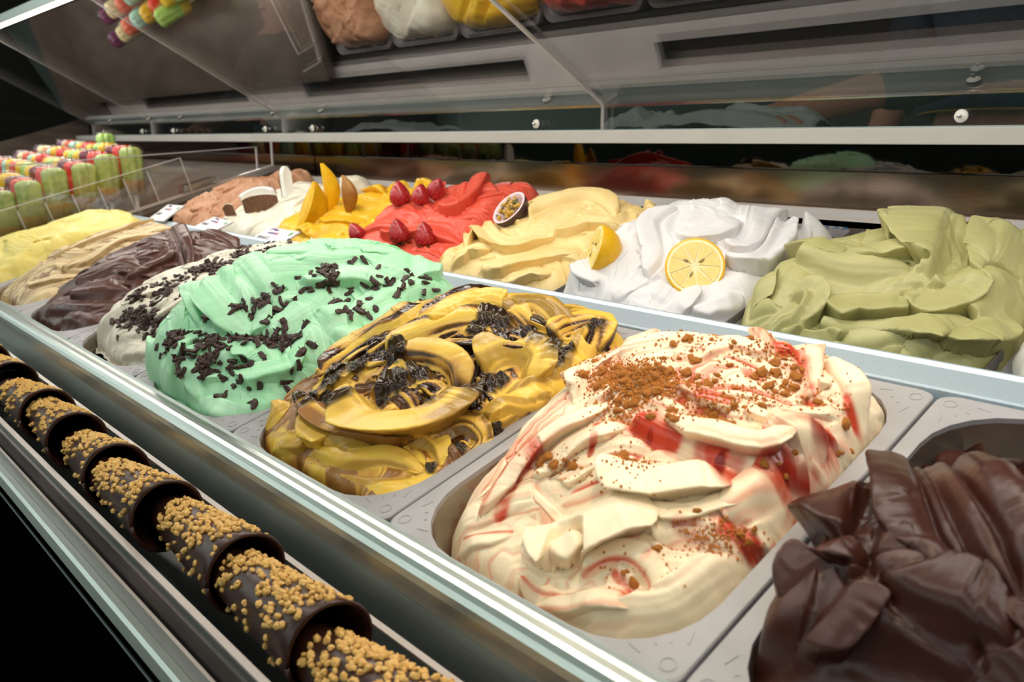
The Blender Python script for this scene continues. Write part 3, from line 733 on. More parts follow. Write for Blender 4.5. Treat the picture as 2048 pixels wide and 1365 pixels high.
# --- A3 mint
s = Mound('A', 3, [(.02,.025,.034),(.10,.02,.024),(.2,.02,.0),(.03,.05,.062),(.09,.06,.060),(.17,.06,.030),(.05,.09,.090),(.11,.11,.084),(.18,.11,.050),(.23,.10,.02),(.06,.13,.098),(.11,.17,.095),(.19,.17,.058),
     (.08,.20,.100),(.15,.22,.084),(.22,.20,.036),(.10,.25,.094),(.16,.28,.074),(.22,.28,.044),(.13,.31,.066),(.23,.315,.030)], (-.004,.004,.010,.004,.05), 370, 31, sigma=.045, edge=-.01, wd=.028, wob=.010)
s.auto(46, .55, .9, L=(.05,.12), w=(.010,.022), lift=(.006,.013), seed=4, stri=.0005)
P = s.pstroke
P([(330,620),(390,640),(470,625),(520,590),(570,580)], 36, .018, -1)
P([(400,650),(460,610),(530,590),(590,620)], 34, .014, 1)
P([(520,680),(590,650),(660,600),(690,540)], 40, .014, 1)
P([(640,620),(700,640),(760,640),(830,600)], 44, .018, -1)
P([(560,700),(640,680),(690,650),(720,640)], 30, .014, -1)
P([(600,770),(650,720),(710,690),(760,640)], 36, .014, 1)
P([(470,740),(560,720),(640,720),(640,760)], 46, .014, -1)
P([(370,700),(450,680),(530,690),(560,720)], 34, .016, -1)
P([(400,800),(400,740),(440,720),(480,740)], 24, .018, 1)
P([(400,800),(480,815),(560,800),(640,780)], 30, .016, -1)
P([(310,790),(330,730),(360,680),(400,650)], 36, .018, -1)
P([(330,800),(360,760),(380,720)], 26, .014, -1)
P([(600,560),(660,540),(740,540),(800,560)], 34, .014, -1)
P([(640,500),(700,490),(780,500),(840,520)], 34, .012, 1)
P([(780,600),(840,560),(880,540),(910,560)], 30, .012, -1)
P([(720,700),(780,660),(850,630),(900,590)], 34, .010, 1)
s.finish('mint', 'tall mound of mint green gelato scattered with dark chocolate flakes', 'gel_soft', plain((152,224,168), (204,244,212), 0, .35))

# --- A4 stracciatella
s = Mound('A', 4, [(.02,.03,.002),(.13,.03,.0),(.03,.08,.038),(.12,.08,.040),(.05,.14,.054),(.14,.14,.05),(.10,.21,.060),(.2,.2,.05),(.17,.27,.062),(.08,.29,.045)], (.006,.004,.022,.006,.05), 250, 41, sigma=.05, edge=-.02, wd=.03, wob=.01)
s.auto(44, .7, .8, seed=5, stri=.0006)
P = s.pstroke
P([(200,690),(215,650),(250,625),(285,640)], 24, .018, 1)
P([(240,620),(280,590),(330,570)], 22, .014, -1)
P([(220,705),(270,690),(320,690)], 20, .012, -1)
P([(290,640),(360,600),(430,560),(520,530)], 24, .010, -1)
def col_strac(s):
    C, G, e = plain((208,198,176), (232,226,212), 0, .4)(s)
    sp = sstep(.42, .5, noise2(s.U*420, s.V*420, 5))*.55*sstep(.0, .3, fbm(s.U*30, s.V*30, 6))
    return mixc(C, lin(70,52,42), sp), G, e
s.finish('strac', 'mound of off-white gelato covered with dark chocolate flakes beside the mint gelato', 'gel_soft', col_strac)

# --- A5 brown chocolate
s = Mound('A', 5, [(.02,.03,-.002),(.13,.03,.004),(.03,.08,.027),(.12,.09,.034),(.22,.08,.01),(.06,.16,.051),(.14,.16,.048),(.22,.17,.02),(.09,.24,.064),(.15,.25,.055),(.13,.295,.046),(.21,.30,.022)], (.004,.006,.016,.006,.05), 250, 51, sigma=.05, edge=-.02, wd=.03, wob=.012)
s.auto(40, .8, .5, seed=6, stri=.0007, lift=(.005, .011))
P = s.pstroke
P([(140,600),(200,590),(260,575)], 18, .020, 1, stri=.0005)
P([(90,630),(170,620),(250,600)], 14, .014, 1, stri=.0005)
P([(110,650),(180,650),(250,625)], 14, .012, 1, stri=.0005)
P([(150,570),(220,540),(280,530)], 24, .016, 1)
P([(250,560),(290,530),(340,500),(380,470)], 20, .008, -1, ridges=2)
P([(330,470),(360,500),(330,540),(290,560)], 20, .014, 1, ridges=2)
P([(400,470),(440,480),(470,495)], 22, .012, 1)
s.finish('choc_far', 'mound of matt brown chocolate gelato between the beige and the flaked white gelato', 'gel_choc', plain((66,36,30), (96,60,52), .25, .4))

# --- A6 beige coffee
s = Mound('A', 6, [(.02,.03,-.006),(.13,.03,.0),(.03,.10,.024),(.12,.12,.036),(.22,.1,.01),(.06,.20,.046),(.14,.2,.044),(.12,.29,.046),(.2,.29,.03)], (.004,.006,.02,.006,.05), 220, 61, sigma=.055, edge=-.02, wd=.03, wob=.01)
s.auto(30, .95, .35, L=(.08,.18), seed=7, stri=.001, lift=(.005, .010))
P = s.pstroke
P([(60,570),(110,555),(160,545)], 18, .012, -1)
P([(70,530),(130,510),(190,500)], 18, .014, 1, stri=.001)
P([(100,520),(180,480),(260,455),(330,450)], 18, .014, -1, stri=.001)
P([(120,540),(200,500),(290,470),(350,460)], 16, .012, -1, stri=.001)
def col_capp(s):
    C, G, e = plain((206,178,128), (228,206,164), 0, .4)(s)
    st = noise2(s.S/.004, s.T*.5, 66)+.6*noise2(s.S/.0016, s.T, 67)+.4*fbm(s.U*18, s.V*18, 68)
    return mixc(C, lin(124,78,48), sstep(.05, .55, st)*.8), G, e
s.finish('capp', 'mound of beige gelato with thin brown streaks next to the pale yellow gelato', 'gel_soft', col_capp)

# --- A7 pale yellow
s = Mound('A', 7, [(.03,.03,.02),(.13,.03,.01),(.05,.10,.054),(.14,.1,.04),(.06,.19,.052),(.15,.19,.045),(.10,.27,.059),(.12,.32,.045),(.19,.3,.03)], (.004,.006,.004,-.005,.05), 220, 71, sigma=.055, edge=-.02, wd=.035, wob=.008)
s.auto(18, .6, .6, w=(.02,.04), seed=8, lift=(.005, .011))
P = s.pstroke
P([(10,490),(60,510),(110,490)], 30, .014, 1)
P([(150,440),(200,420),(240,425),(260,440)], 22, .016, 1)
s.finish('pale', 'smooth mound of pale yellow gelato beside the lolly holder', 'gel_soft', plain((222,200,92), (240,224,140), 0, .4))

# --- A0 dark chocolate, nearest
s = Mound('A', 0, [(.02,.03,-.005),(.10,.025,.010),(.18,.03,.02),(.02,.08,.030),(.06,.08,.060),(.12,.08,.070),(.19,.09,.06),(.03,.13,.030),(.06,.14,.070),(.11,.15,.072),(.18,.15,.06),(.05,.19,.038),(.09,.19,.050),(.16,.2,.04),
     (.05,.24,-.02),(.10,.26,-.03),(.18,.27,-.035),(.14,.30,-.05),(.22,.24,-.01)], (.000,.010,.010,.012,.06), 380, 83, sigma=.038, edge=-.05, wd=.03, wob=.006)
s.auto(16, .2, .9, L=(.06,.13), w=(.014,.026), lift=(.006,.012), seed=9, stri=.0005)
P = s.pstroke
P([(1510,1330),(1600,1270),(1720,1245),(1840,1280),(1960,1340)], 70, .024, 1, shift=.6)
P([(1570,1230),(1640,1150),(1740,1110)], 60, .018, 1)
P([(1600,1300),(1680,1210),(1740,1120)], 46, .016, -1)
P([(1620,1130),(1690,1090),(1740,1105)], 40, .020, -1)
P([(1690,1080),(1700,990),(1740,940),(1790,920)], 44, .020, 1, shift=.7)
P([(1750,1110),(1780,1020),(1810,950),(1840,900)], 40, .014, -1)
P([(1745,1120),(1850,1120),(1930,1160),(2000,1200)], 46, .018, 1)
P([(1740,1130),(1800,1200),(1900,1250),(2040,1280)], 40, .020, 1, shift=.7)
P([(1830,900),(1890,960),(1960,1080),(2040,1180)], 110, .022, 1, ridges=5, cap=.1)
P([(1800,915),(1850,1000),(1900,1090),(1930,1150)], 60, .016, -1, ridges=2)
P([(1960,960),(2020,950),(2080,960)], 36, .022, -1, shift=.7)
P([(1880,860),(1940,900),(1990,930)], 30, .012, -1)
s.finish('choc_near', 'large mound of dark chocolate gelato in deep folds, nearest the camera', 'gel_choc', plain((50,23,17), (76,38,29), .18, .4), lump=.0005)

# --- B1 pistachio
s = Mound('B', 1, [(.01,.03,.006),(.12,.03,.004),(.22,.04,.01),(.03,.08,.054),(.10,.08,.045),(.18,.08,.036),(.24,.09,.02),(.06,.134,.063),(.13,.14,.062),(.20,.14,.056),(.10,.20,.066),(.15,.227,.071),(.20,.21,.067),(.24,.2,.05),(.05,.2,.04),(.10,.28,.03),(.20,.28,.03)], (-.002,.004,.010,.02,.05), 330, 91, sigma=.045, edge=-.02, wd=.028, wob=.008)
s.boost = 1.35; s.auto(24, .3, .8, L=(.06,.14), w=(.012,.026), lift=(.008,.015), seed=10, stri=.0009)
P = s.pstroke
P([(1540,540),(1500,600),(1500,640),(1560,650)], 34, .016, 1, ridges=2)
P([(1530,660),(1590,640),(1610,600),(1580,590)], 26, .014, -1, ridges=3)
P([(1640,640),(1720,650),(1820,640),(1930,600)], 46, .024, -1, shift=.8)
P([(1560,700),(1700,680),(1830,700),(1880,720)], 34, .016, -1, ridges=3)
P([(1660,700),(1780,690),(1860,680),(1900,700)], 24, .014, 1, ridges=2)
P([(1800,730),(1860,710),(1920,690),(1975,700)], 34, .016, 1, ridges=2)
P([(1850,670),(1900,660),(1960,640),(2000,600)], 40, .018, -1, shift=.7)
P([(1640,600),(1720,595),(1790,590),(1840,560)], 36, .018, -1)
P([(1590,520),(1680,540),(1760,540),(1830,520)], 30, .018, 1, stri=.001)
P([(1560,530),(1640,500),(1720,500),(1760,510)], 26, .014, -1, ridges=2)
P([(1700,510),(1760,490),(1840,470),(1880,450)], 34, .016, -1)
P([(1780,470),(1850,450),(1920,470),(1930,520)], 30, .018, 1, ridges=2)
P([(1840,540),(1880,500),(1920,440),(1905,418)], 30, .026, 1, shift=.8)
P([(1860,560),(1920,540),(1950,500),(1940,450)], 36, .018, -1)
P([(1800,600),(1870,590),(1920,560),(1950,510)], 40, .016, -1)
P([(1960,560),(2010,500),(2030,460)], 40, .018, 1)
P([(1960,640),(2000,590),(2040,550)], 36, .018, 1)
P([(1740,460),(1780,440),(1820,428)], 18, .016, 1)
s.finish('pist', 'mound of pistachio green gelato folded in broad glossy ribbons', 'gel_soft', plain((162,158,98), (194,188,136), .05, .3))

# --- B2 lemon
s = Mound('B', 2, [(.02,.02,.022),(.12,.03,.01),(.21,.03,.008),(.03,.068,.045),(.11,.07,.034),(.19,.07,.02),(.05,.12,.069),(.12,.12,.056),(.2,.13,.034),(.08,.186,.075),(.15,.18,.064),(.13,.225,.075),(.18,.245,.048),(.22,.24,.025),(.1,.29,.03)], (.0,.006,.008,.02,.05), 280, 101, sigma=.045, edge=-.02, wd=.03, wob=.008)
s.auto(26, .9, 1.2, L=(.05,.11), w=(.012,.024), lift=(.005,.011), seed=11, stri=.0006, curv=2.2)
P = s.pstroke
P([(1150,600),(1130,560),(1170,530),(1210,560),(1190,600)], 26, .014, -1)
P([(1260,600),(1300,620),(1350,610),(1380,560)], 30, .014, -1)
P([(1300,560),(1330,500),(1320,450),(1360,420)], 34, .014, 1, ridges=2)
P([(1380,620),(1440,600),(1480,580)], 30, .012, -1)
P([(1440,480),(1500,450),(1520,410),(1480,390)], 40, .018, -1)
P([(1350,470),(1420,450),(1480,430)], 34, .014, -1)
P([(1450,520),(1500,520),(1540,480),(1560,440)], 30, .018, -1, ridges=3)
P([(1280,450),(1340,420),(1400,400)], 28, .012, 1)
s.finish('lemon', 'mound of white lemon gelato with two lemon halves on it', 'gel_soft', plain((218,214,216), (232,230,230), 0, .4))

# --- B3 passion fruit
s = Mound('B', 3, [(.02,.037,.021),(.12,.03,.012),(.21,.03,.006),(.03,.093,.034),(.11,.08,.04),(.2,.08,.025),(.05,.154,.054),(.12,.14,.052),(.2,.15,.036),(.08,.194,.070),(.15,.2,.058),(.12,.262,.058),(.18,.26,.046),(.22,.264,.028)], (-.012,.006,.012,.02,.05), 280, 111, sigma=.045, edge=-.02, wd=.03, wob=.008)
s.boost = 1.25; s.auto(34, .5, .8, L=(.06,.13), seed=12, stri=.001, lift=(.006, .013))
P = s.pstroke
P([(930,500),(950,460),(1000,470),(1080,470),(1150,450)], 30, .016, -1, ridges=3)
P([(900,540),(940,500),(990,490)], 22, .012, -1, ridges=3)
P([(960,540),(1040,510),(1110,500),(1170,500)], 34, .014, -1)
P([(1000,560),(1060,545),(1110,540)], 18, .014, -1)
P([(1060,440),(1120,410),(1180,400),(1230,430)], 28, .014, 1, ridges=2)
P([(1100,470),(1170,440),(1230,440),(1260,470)], 30, .012, -1, ridges=3)
P([(1050,400),(1110,390),(1170,380),(1210,390)], 22, .014, 1)
s.finish('passion', 'mound of pale orange gelato with half a passion fruit on it', 'gel_soft', plain((234,200,124), (246,222,166), 0, .4))

# --- B4 strawberry
s = Mound('B', 4, [(.02,.03,.012),(.12,.03,.008),(.2,.03,.0),(.03,.08,.043),(.12,.08,.032),(.2,.08,.015),(.05,.134,.063),(.13,.14,.05),(.08,.192,.066),(.15,.18,.056),(.13,.244,.076),(.18,.274,.05),(.07,.28,.03)], (.004,.006,.016,.02,.05), 250, 121, sigma=.048, edge=-.02, wd=.03, wob=.01)
s.boost = 1.3; s.auto(44, .6, .8, seed=13, stri=.0009, lift=(.007, .014))
P = s.pstroke
P([(735,450),(770,420),(830,410),(880,420)], 24, .018, 1)
P([(760,470),(830,455),(890,460),(930,490)], 24, .012, -1, ridges=2)
P([(870,420),(930,390),(980,370),(1010,380)], 28, .014, -1, ridges=2)
P([(890,380),(930,355),(970,360),(1005,385)], 24, .014, 1)
s.finish('straw', 'mound of coral red strawberry gelato topped with strawberries', 'gel_sorbet', plain((214,66,46), (236,104,82), .1, .4))

# --- B5 mango
s = Mound('B', 5, [(.02,.045,.036),(.12,.04,.02),(.2,.04,.005),(.05,.123,.045),(.13,.12,.04),(.2,.12,.02),(.10,.2,.045),(.15,.252,.058),(.08,.26,.03),(.2,.22,.03)], (.002,.006,.012,.02,.05), 220, 131, sigma=.05, edge=-.02, wd=.03, wob=.01)
s.boost = 1.3; s.auto(40, .6, .9, seed=14, stri=.0009, lift=(.007, .014))
P = s.pstroke
P([(590,470),(620,450),(640,470)], 18, .014, -1)
P([(620,480),(660,455),(700,460)], 18, .012, 1)
P([(640,440),(690,435),(740,440)], 18, .012, -1)
P([(770,390),(775,362),(800,350),(822,370)], 18, .022, 1, shift=.8)
s.finish('mango', 'mound of bright yellow mango gelato topped with mango slices', 'gel_sorbet', plain((232,176,22), (246,206,60), .05, .4))

# --- B6 coconut
s = Mound('B', 6, [(.03,.04,.02),(.13,.04,.014),(.05,.10,.046),(.14,.1,.03),(.12,.191,.062),(.06,.2,.05),(.18,.2,.05),(.12,.27,.045)], (.004,.006,.014,.02,.05), 200, 141, sigma=.055, edge=-.02, wd=.03, wob=.01)
s.auto(40, .6, 1.0, seed=15, stri=.0012, lift=(.007, .014))
s.finish('coco', 'mound of white coconut gelato topped with pieces of coconut', 'gel_soft', plain((226,218,194), (244,240,228), 0, .4))

# --- B7 hazelnut
s = Mound('B', 7, [(.05,.025,.02),(.15,.03,.01),(.06,.094,.047),(.16,.1,.03),(.12,.177,.066),(.18,.222,.060),(.06,.2,.05),(.1,.28,.03)], (.004,.006,.012,.02,.05), 200, 151, sigma=.055, edge=-.02, wd=.03, wob=.012)
s.auto(60, .5, 1.0, L=(.03,.09), w=(.007,.016), seed=16, stri=.0014, lift=(.008, .016))
s.finish('hazel', 'rough mound of light brown hazelnut gelato in the far rear corner', 'gel_matte', plain((176,118,84), (214,166,132), 0, .5))

# --- B0 white speckled, at the right edge of the picture
s = Mound('B', 0, [(.03,.05,.02),(.15,.05,.02),(.1,.12,.05),(.15,.2,.05)], (.006,.006,.012,.02,.05), 160, 161, sigma=.06, edge=-.02, wd=.03, wob=.012)
s.auto(24, .5, 1.0, seed=17, stri=.001)
s.finish('speck', 'white gelato with dark specks, cut off at the right edge', 'gel_soft', plain((222,218,204), (240,238,228), 0, .4))

# ================================================================== TOPPINGS
def quat_to(n, yaw=0.0):
    return Vector(n).to_track_quat('Z', 'Y') @ Matrix.Rotation(yaw, 4, 'Z').to_quaternion()
def rough_blob(name, seed, sx, sy, sz, sub=1, jag=.3):
    bm = bmesh.new(); bmesh.ops.create_icosphere(bm, subdivisions=sub, radius=1)
    R = random.Random(seed)
    for v in bm.verts:
        k = 1+R.uniform(-jag, jag); v.co = Vector((v.co.x*sx*k, v.co.y*sy*k, v.co.z*sz*k))
    me = bpy.data.meshes.new(name); bm.to_mesh(me); bm.free(); return me
# flakes: bent, ridged splinters of chocolate
def flake_mesh(seed):
    R = random.Random(seed); L = R.uniform(.0045, .0075); w = R.uniform(.0020, .0030); t = R.uniform(.0012, .0018); n = 5
    vs = []; fs = []
    b = R.uniform(-.0012, .0012)
    for i in range(n):
        x = -L+2*L*i/(n-1); k = (1-.12*abs(x/L)**2)*R.uniform(.78, 1.2); c = b*(x/L)**2
        for dy, dz in ((-1, -.8), (-.85, .7), (.15, 1.0), (1, .6), (.9, -.9)):
            vs.append((x+R.uniform(-1, 1)*.0009, dy*w*k+c+R.uniform(-1, 1)*.0003, dz*t*k*R.uniform(.75, 1.25)))
    for i in range(n-1):
        for j in range(5): fs.append((i*5+j, (i+1)*5+j, (i+1)*5+(j+1) % 5, i*5+(j+1) % 5))
    fs += [(0, 1, 2, 3, 4), tuple((n-1)*5+j for j in (4, 3, 2, 1, 0))]
    e0 = len(vs); vs += [(L*.3, w*.9, t*.5), (L*.7, w*2.0, t*1.6), (L*.55, w*.6, t*.2), (L*.5, w*.8, -t*.4)]; fs += [(e0, e0+1, e0+2), (e0+2, e0+1, e0+3), (e0+3, e0+1, e0), (e0, e0+2, e0+3)]
    me = bpy.data.meshes.new('chocolate_flake'); me.from_pydata(vs, [], fs); me.update(); me.materials.append(M['flake']); return me
FM = [flake_mesh(i) for i in range(9)]
def place(name, me, P, N, yaw, scale=1.0, sink=0.0, label=None, cat=None, group=None):
    o = bpy.data.objects.new(name, me); COL.objects.link(o)
    o.location = tuple(np.array(P)+np.array(N)*sink); o.rotation_mode = 'QUATERNION'; o.rotation_quaternion = quat_to(N, yaw)
    o.scale = (scale,)*3 if not hasattr(scale, '__len__') else scale
    if label: tag(o, label, cat, group)
    return o
def flakes(mound, clusters, loose, seed, label, group, stuff_n=0, stuff_cl=None, stuff_label=None):
    s = MOUNDS[mound]; R = random.Random(seed)
    pts = []
    for (x, y, rx, ry, n) in clusters:
        for i in range(n):
            pts.append((x+R.gauss(0, rx*.55), y+R.gauss(0, ry*.55)))
    for (x0, y0, x1, y1, n) in loose:
        for i in range(n): pts.append((R.uniform(x0, x1), R.uniform(y0, y1)))
    for p in pts:
        u, v = s.px(p)
        if not (s.u0+.004 < u < s.u1-.004 and s.v0+.004 < v < s.v1-.004): continue
        P, N = s.at(u, v); N = N+np.array([R.uniform(-.5, .5), R.uniform(-.5, .5), R.uniform(-.1, .3)]); N = N/np.linalg.norm(N)
        place('chocolate_flake', R.choice(FM), P, N, R.uniform(0, 6.28), R.uniform(.75, 1.25), .0010, label, 'chocolate flake', group)
    if stuff_n:
        vs = []; fs = []
        bank = [(np.array([v.co[:] for v in me.vertices]), [tuple(p.vertices) for p in me.polygons]) for me in FM]
        for i in range(stuff_n):
            (x, y, rx, ry) = R.choice(stuff_cl); u, v = s.px((x+R.gauss(0, rx*.55), y+R.gauss(0, ry*.55)))
            if not (s.u0+.004 < u < s.u1-.004 and s.v0+.004 < v < s.v1-.004): continue
            P, N = s.at(u, v); N = N+np.array([R.uniform(-.6, .6), R.uniform(-.6, .6), R.uniform(0, .4)]); N = N/np.linalg.norm(N)
            mt = np.array(quat_to(N, R.uniform(0, 6.28)).to_matrix()); V_, F_ = R.choice(bank); b = len(vs)
            vs += list(V_*R.uniform(.6, 1.05)@mt.T+P+N*R.uniform(.0, .003)-np.array(s.obj.location)); fs += [tuple(q+b for q in f) for f in F_]
        o = mesh_obj('chocolate_flakes', vs, fs, None); o.data.materials.append(M['flake']); o.location = s.obj.location
        o['kind'] = 'stuff'; tag(o, stuff_label, 'chocolate')
flakes('mint', [(500,575,60,22,22),(440,600,40,20,16),(620,530,40,18,12),(700,505,60,16,30),(420,700,40,22,18),(520,680,50,14,22),(400,740,30,25,14),(350,670,25,40,18),(580,670,20,14,6),(650,560,30,20,9),(560,610,20,15,6),(470,750,30,20,8),(780,560,50,20,9),(880,560,30,16,8)],
       [(380,560,860,640,44),(340,620,640,820,40),(640,560,900,700,18)], 3, 'dark chocolate flake lying on the mint green gelato', 'chocolate flakes on the mint gelato',
       260, [(700,505,80,14),(520,680,60,14),(490,580,70,18),(410,720,40,30),(350,670,20,40),(620,540,50,16),(450,600,50,16)], 'thick layer of dark chocolate flakes on the ridges of the mint gelato')
flakes('strac', [(350,560,60,22,14),(280,590,30,30,10),(420,530,40,14,8),(300,640,30,20,8),(340,650,30,16,6),(540,492,30,10,5),(260,650,20,20,4)], [(220,600,330,690,6)], 5,
       'dark chocolate flake lying on the off-white gelato', 'chocolate flakes on the off-white gelato',
       560, [(320,570,70,26),(400,535,60,18),(270,590,30,26),(470,505,50,12),(550,490,40,9),(290,640,40,22)], 'dense layer of dark chocolate flakes on the off-white gelato')

# biscuit crumbs
CM = []
for i in range(6):
    me = rough_blob('biscuit_crumb', 50+i, 1, .8, .62, 2, .22); me.materials.append(M['crumb']); CM.append(me)
def crumbs():
    s = MOUNDS['cheese']; R = random.Random(12)
    big = [(1260,760,70,30,60),(1370,720,60,24,12),(1570,740,30,30,14),(1560,780,30,22,8),(1440,830,60,20,12),(1330,845,40,14,10),(1250,810,40,25,12),(1110,930,40,14,12),(1230,910,25,14,8),(1350,680,60,14,8),(1290,655,40,8,6),(1450,700,40,20,6),(1390,1020,1,1,1),(1590,1015,6,6,1),(1310,1110,8,8,2),(1240,1160,30,20,4),(1690,850,6,6,1),(1680,905,14,8,3),(1560,940,30,14,4),(1480,1060,40,20,4),(1530,760,20,20,4),(1170,760,20,14,3),(1200,740,30,20,5),(1420,760,50,18,8),(1610,800,16,16,4)]
    for (x, y, rx, ry, n) in big:
        for i in range(n):
            u, v = s.px((x+R.gauss(0, rx*.6), y+R.gauss(0, ry*.6)))
            if not (s.u0+.006 < u < s.u1-.006 and s.v0+.006 < v < s.v1-.006): continue
            P, N = s.at(u, v)
            place('biscuit_crumb', R.choice(CM), P, N, R.uniform(0, 6.28), R.choice((.0016, .002, .0024, .0028, .0036, .0046)), .0006, 'brown biscuit crumb lying on the cream gelato with red sauce', 'biscuit crumb', 'biscuit crumbs on the cream gelato')
    vs = []; fs = []
    oc = np.array([(1,0,0),(-1,0,0),(0,1,0),(0,-1,0),(0,0,1),(0,0,-1)], float)
    of = [(0,2,4),(2,1,4),(1,3,4),(3,0,4),(2,0,5),(1,2,5),(3,1,5),(0,3,5)]
    cl = [(1260,760,80,32,2400),(1320,770,80,30,500),(1290,660,70,12,260),(1400,680,90,22,420),(1520,700,80,26,260),(1440,800,100,30,420),(1230,820,50,26,240),(1560,770,50,40,260),(1340,840,70,18,220),(1120,930,70,30,130),(1260,930,60,40,160),(1440,1075,50,26,220),(1400,1050,60,20,100),(1200,720,50,30,220),(1650,800,40,40,60),(1300,1120,120,50,70)]
    for (x, y, rx, ry, n) in cl:
        for i in range(n):
            u, v = s.px((x+R.gauss(0, rx*.6), y+R.gauss(0, ry*.6)))
            if not (s.u0+.006 < u < s.u1-.006 and s.v0+.006 < v < s.v1-.006): continue
            P, N = s.at(u, v); r = R.choice((.0005, .0007, .0009, .0012)); b = len(vs)
            vs += list(oc*r*np.array([R.uniform(.7, 1.3) for _ in range(3)])+P+N*r*.4-np.array(s.obj.location)); fs += [tuple(q+b for q in f) for f in of]
    o = mesh_obj('crumb_dust', vs, fs, 'crumb'); o.location = s.obj.location; o['kind'] = 'stuff'
    tag(o, 'fine brown biscuit dust sprinkled over the cream gelato', 'crumbs')
crumbs()

# lemon halves
def lemon_half(p, facing, r, label):
    s = MOUNDS['lemon']; P, N = s.hit(p)
    q = Vector(facing).to_track_quat('Z', 'Y'); t = tag(empty('lemon_half', P+np.array(facing)*r*.42, q), label, 'lemon', 'lemon halves on the white gelato')
    prof = [(r, 0), (r*1.0, -r*.15), (r*.94, -r*.45), (r*.78, -r*.75), (r*.5, -r*.98), (r*.2, -r*1.12), (r*.08, -r*1.22), (0, -r*1.24)]
    MB().lathe(prof, 40).build('peel', 'lemon_peel', t, True)
    MB().lathe([(r, 0), (r*.985, r*.02), (r*.86, r*.022)], 40).build('peel_edge', 'lemon_peel', t, True)
    MB().lathe([(r*.93, r*.024), (r*.5, r*.02), (0, r*.02)], 40).build('pith', 'lemon_pith', t)
    for i in range(9):                           # nine segments
        a0 = 2*math.pi*i/9+.018; a1 = 2*math.pi*(i+1)/9-.018; vs = []; 
        ring = [(r*.07*math.cos((a0+a1)/2)*2, r*.07*math.sin((a0+a1)/2)*2)]
        for j in range(7):
            a = a0+(a1-a0)*j/6; ring.append((r*.845*math.cos(a), r*.845*math.sin(a)))
        n = len(ring); vs = [(x, y, r*.02) for x, y in ring]+[(x*.985, y*.985, r*.045) for x, y in ring]
        MB().add(vs, [tuple(range(n, 2*n))]+[(k, (k+1) % n, n+(k+1) % n, n+k) for k in range(n)]).build('segment', 'lemon_pulp', t)
    for a, rr in ((.7, .2), (2.6, .25), (4.4, .22)):
        m = MB(); m.tube([(r*rr*math.cos(a), r*rr*math.sin(a), r*.04), (r*(rr+.1)*math.cos(a), r*(rr+.1)*math.sin(a), r*.06), (r*(rr+.2)*math.cos(a), r*(rr+.2)*math.sin(a), r*.045)], [r*.02, r*.05, r*.015], 6).build('pip', 'pip', t, True)
    return t
def dir_world(x, y, z): return Vector((x, y, z)).normalized()
L1 = lemon_half((1390,535), dir_world(.50, -.80, .42), .034, 'lemon half facing the camera, lying on the front of the white gelato')
L2 = lemon_half((1205,500), dir_world(-.55, -.72, .28), .031, 'lemon half turned left, standing at the left end of the white gelato')

# passion fruit half
def passion():
    s = MOUNDS['passion']; P, N = s.hit((1018,432)); r = .030
    q = dir_world(-.12, -.72, .66).to_track_quat('Z', 'Y')
    t = tag(empty('passion_fruit_half', P+np.array([0, -.004, .014]), q), 'half a purple passion fruit with orange seeds, on the pale orange gelato', 'passion fruit')
    MB().lathe([(r, 0), (r*.99, -r*.2), (r*.86, -r*.55), (r*.6, -r*.82), (r*.25, -r*.97), (0, -r)], 36).build('skin', 'passion_skin', t, True)
    MB().lathe([(r, 0), (r*.97, r*.03), (r*.87, r*.0), (r*.8, -r*.2), (r*.5, -r*.45), (0, -r*.6)], 36).build('pith', 'passion_pith', t, True)
    R = random.Random(3); me = rough_blob('pulp', 4, 1, .8, .8, 2, .05); me.materials.append(M['passion_pulp'])
    me2 = rough_blob('seed', 5, 1, .7, .6, 1, .05); me2.materials.append(M['passion_seed'])
    for me_ in (me, me2): me_.polygons.foreach_set('use_smooth', [True]*len(me_.polygons))
    for i in range(56):
        a = R.uniform(0, 6.28); d = r*.76*math.sqrt(R.uniform(.02, 1))
        o = bpy.data.objects.new('pulp' if i % 3 else 'seed', me if i % 3 else me2); COL.objects.link(o); set_parent(o, t)
        o.location = (d*math.cos(a), d*math.sin(a), -r*.14+R.uniform(-.002, .003)+.004*(d/r)); o.scale = (R.uniform(.0030, .0044),)*3
        o.rotation_euler = (R.uniform(0, 3), R.uniform(0, 3), R.uniform(0, 3))
passion()

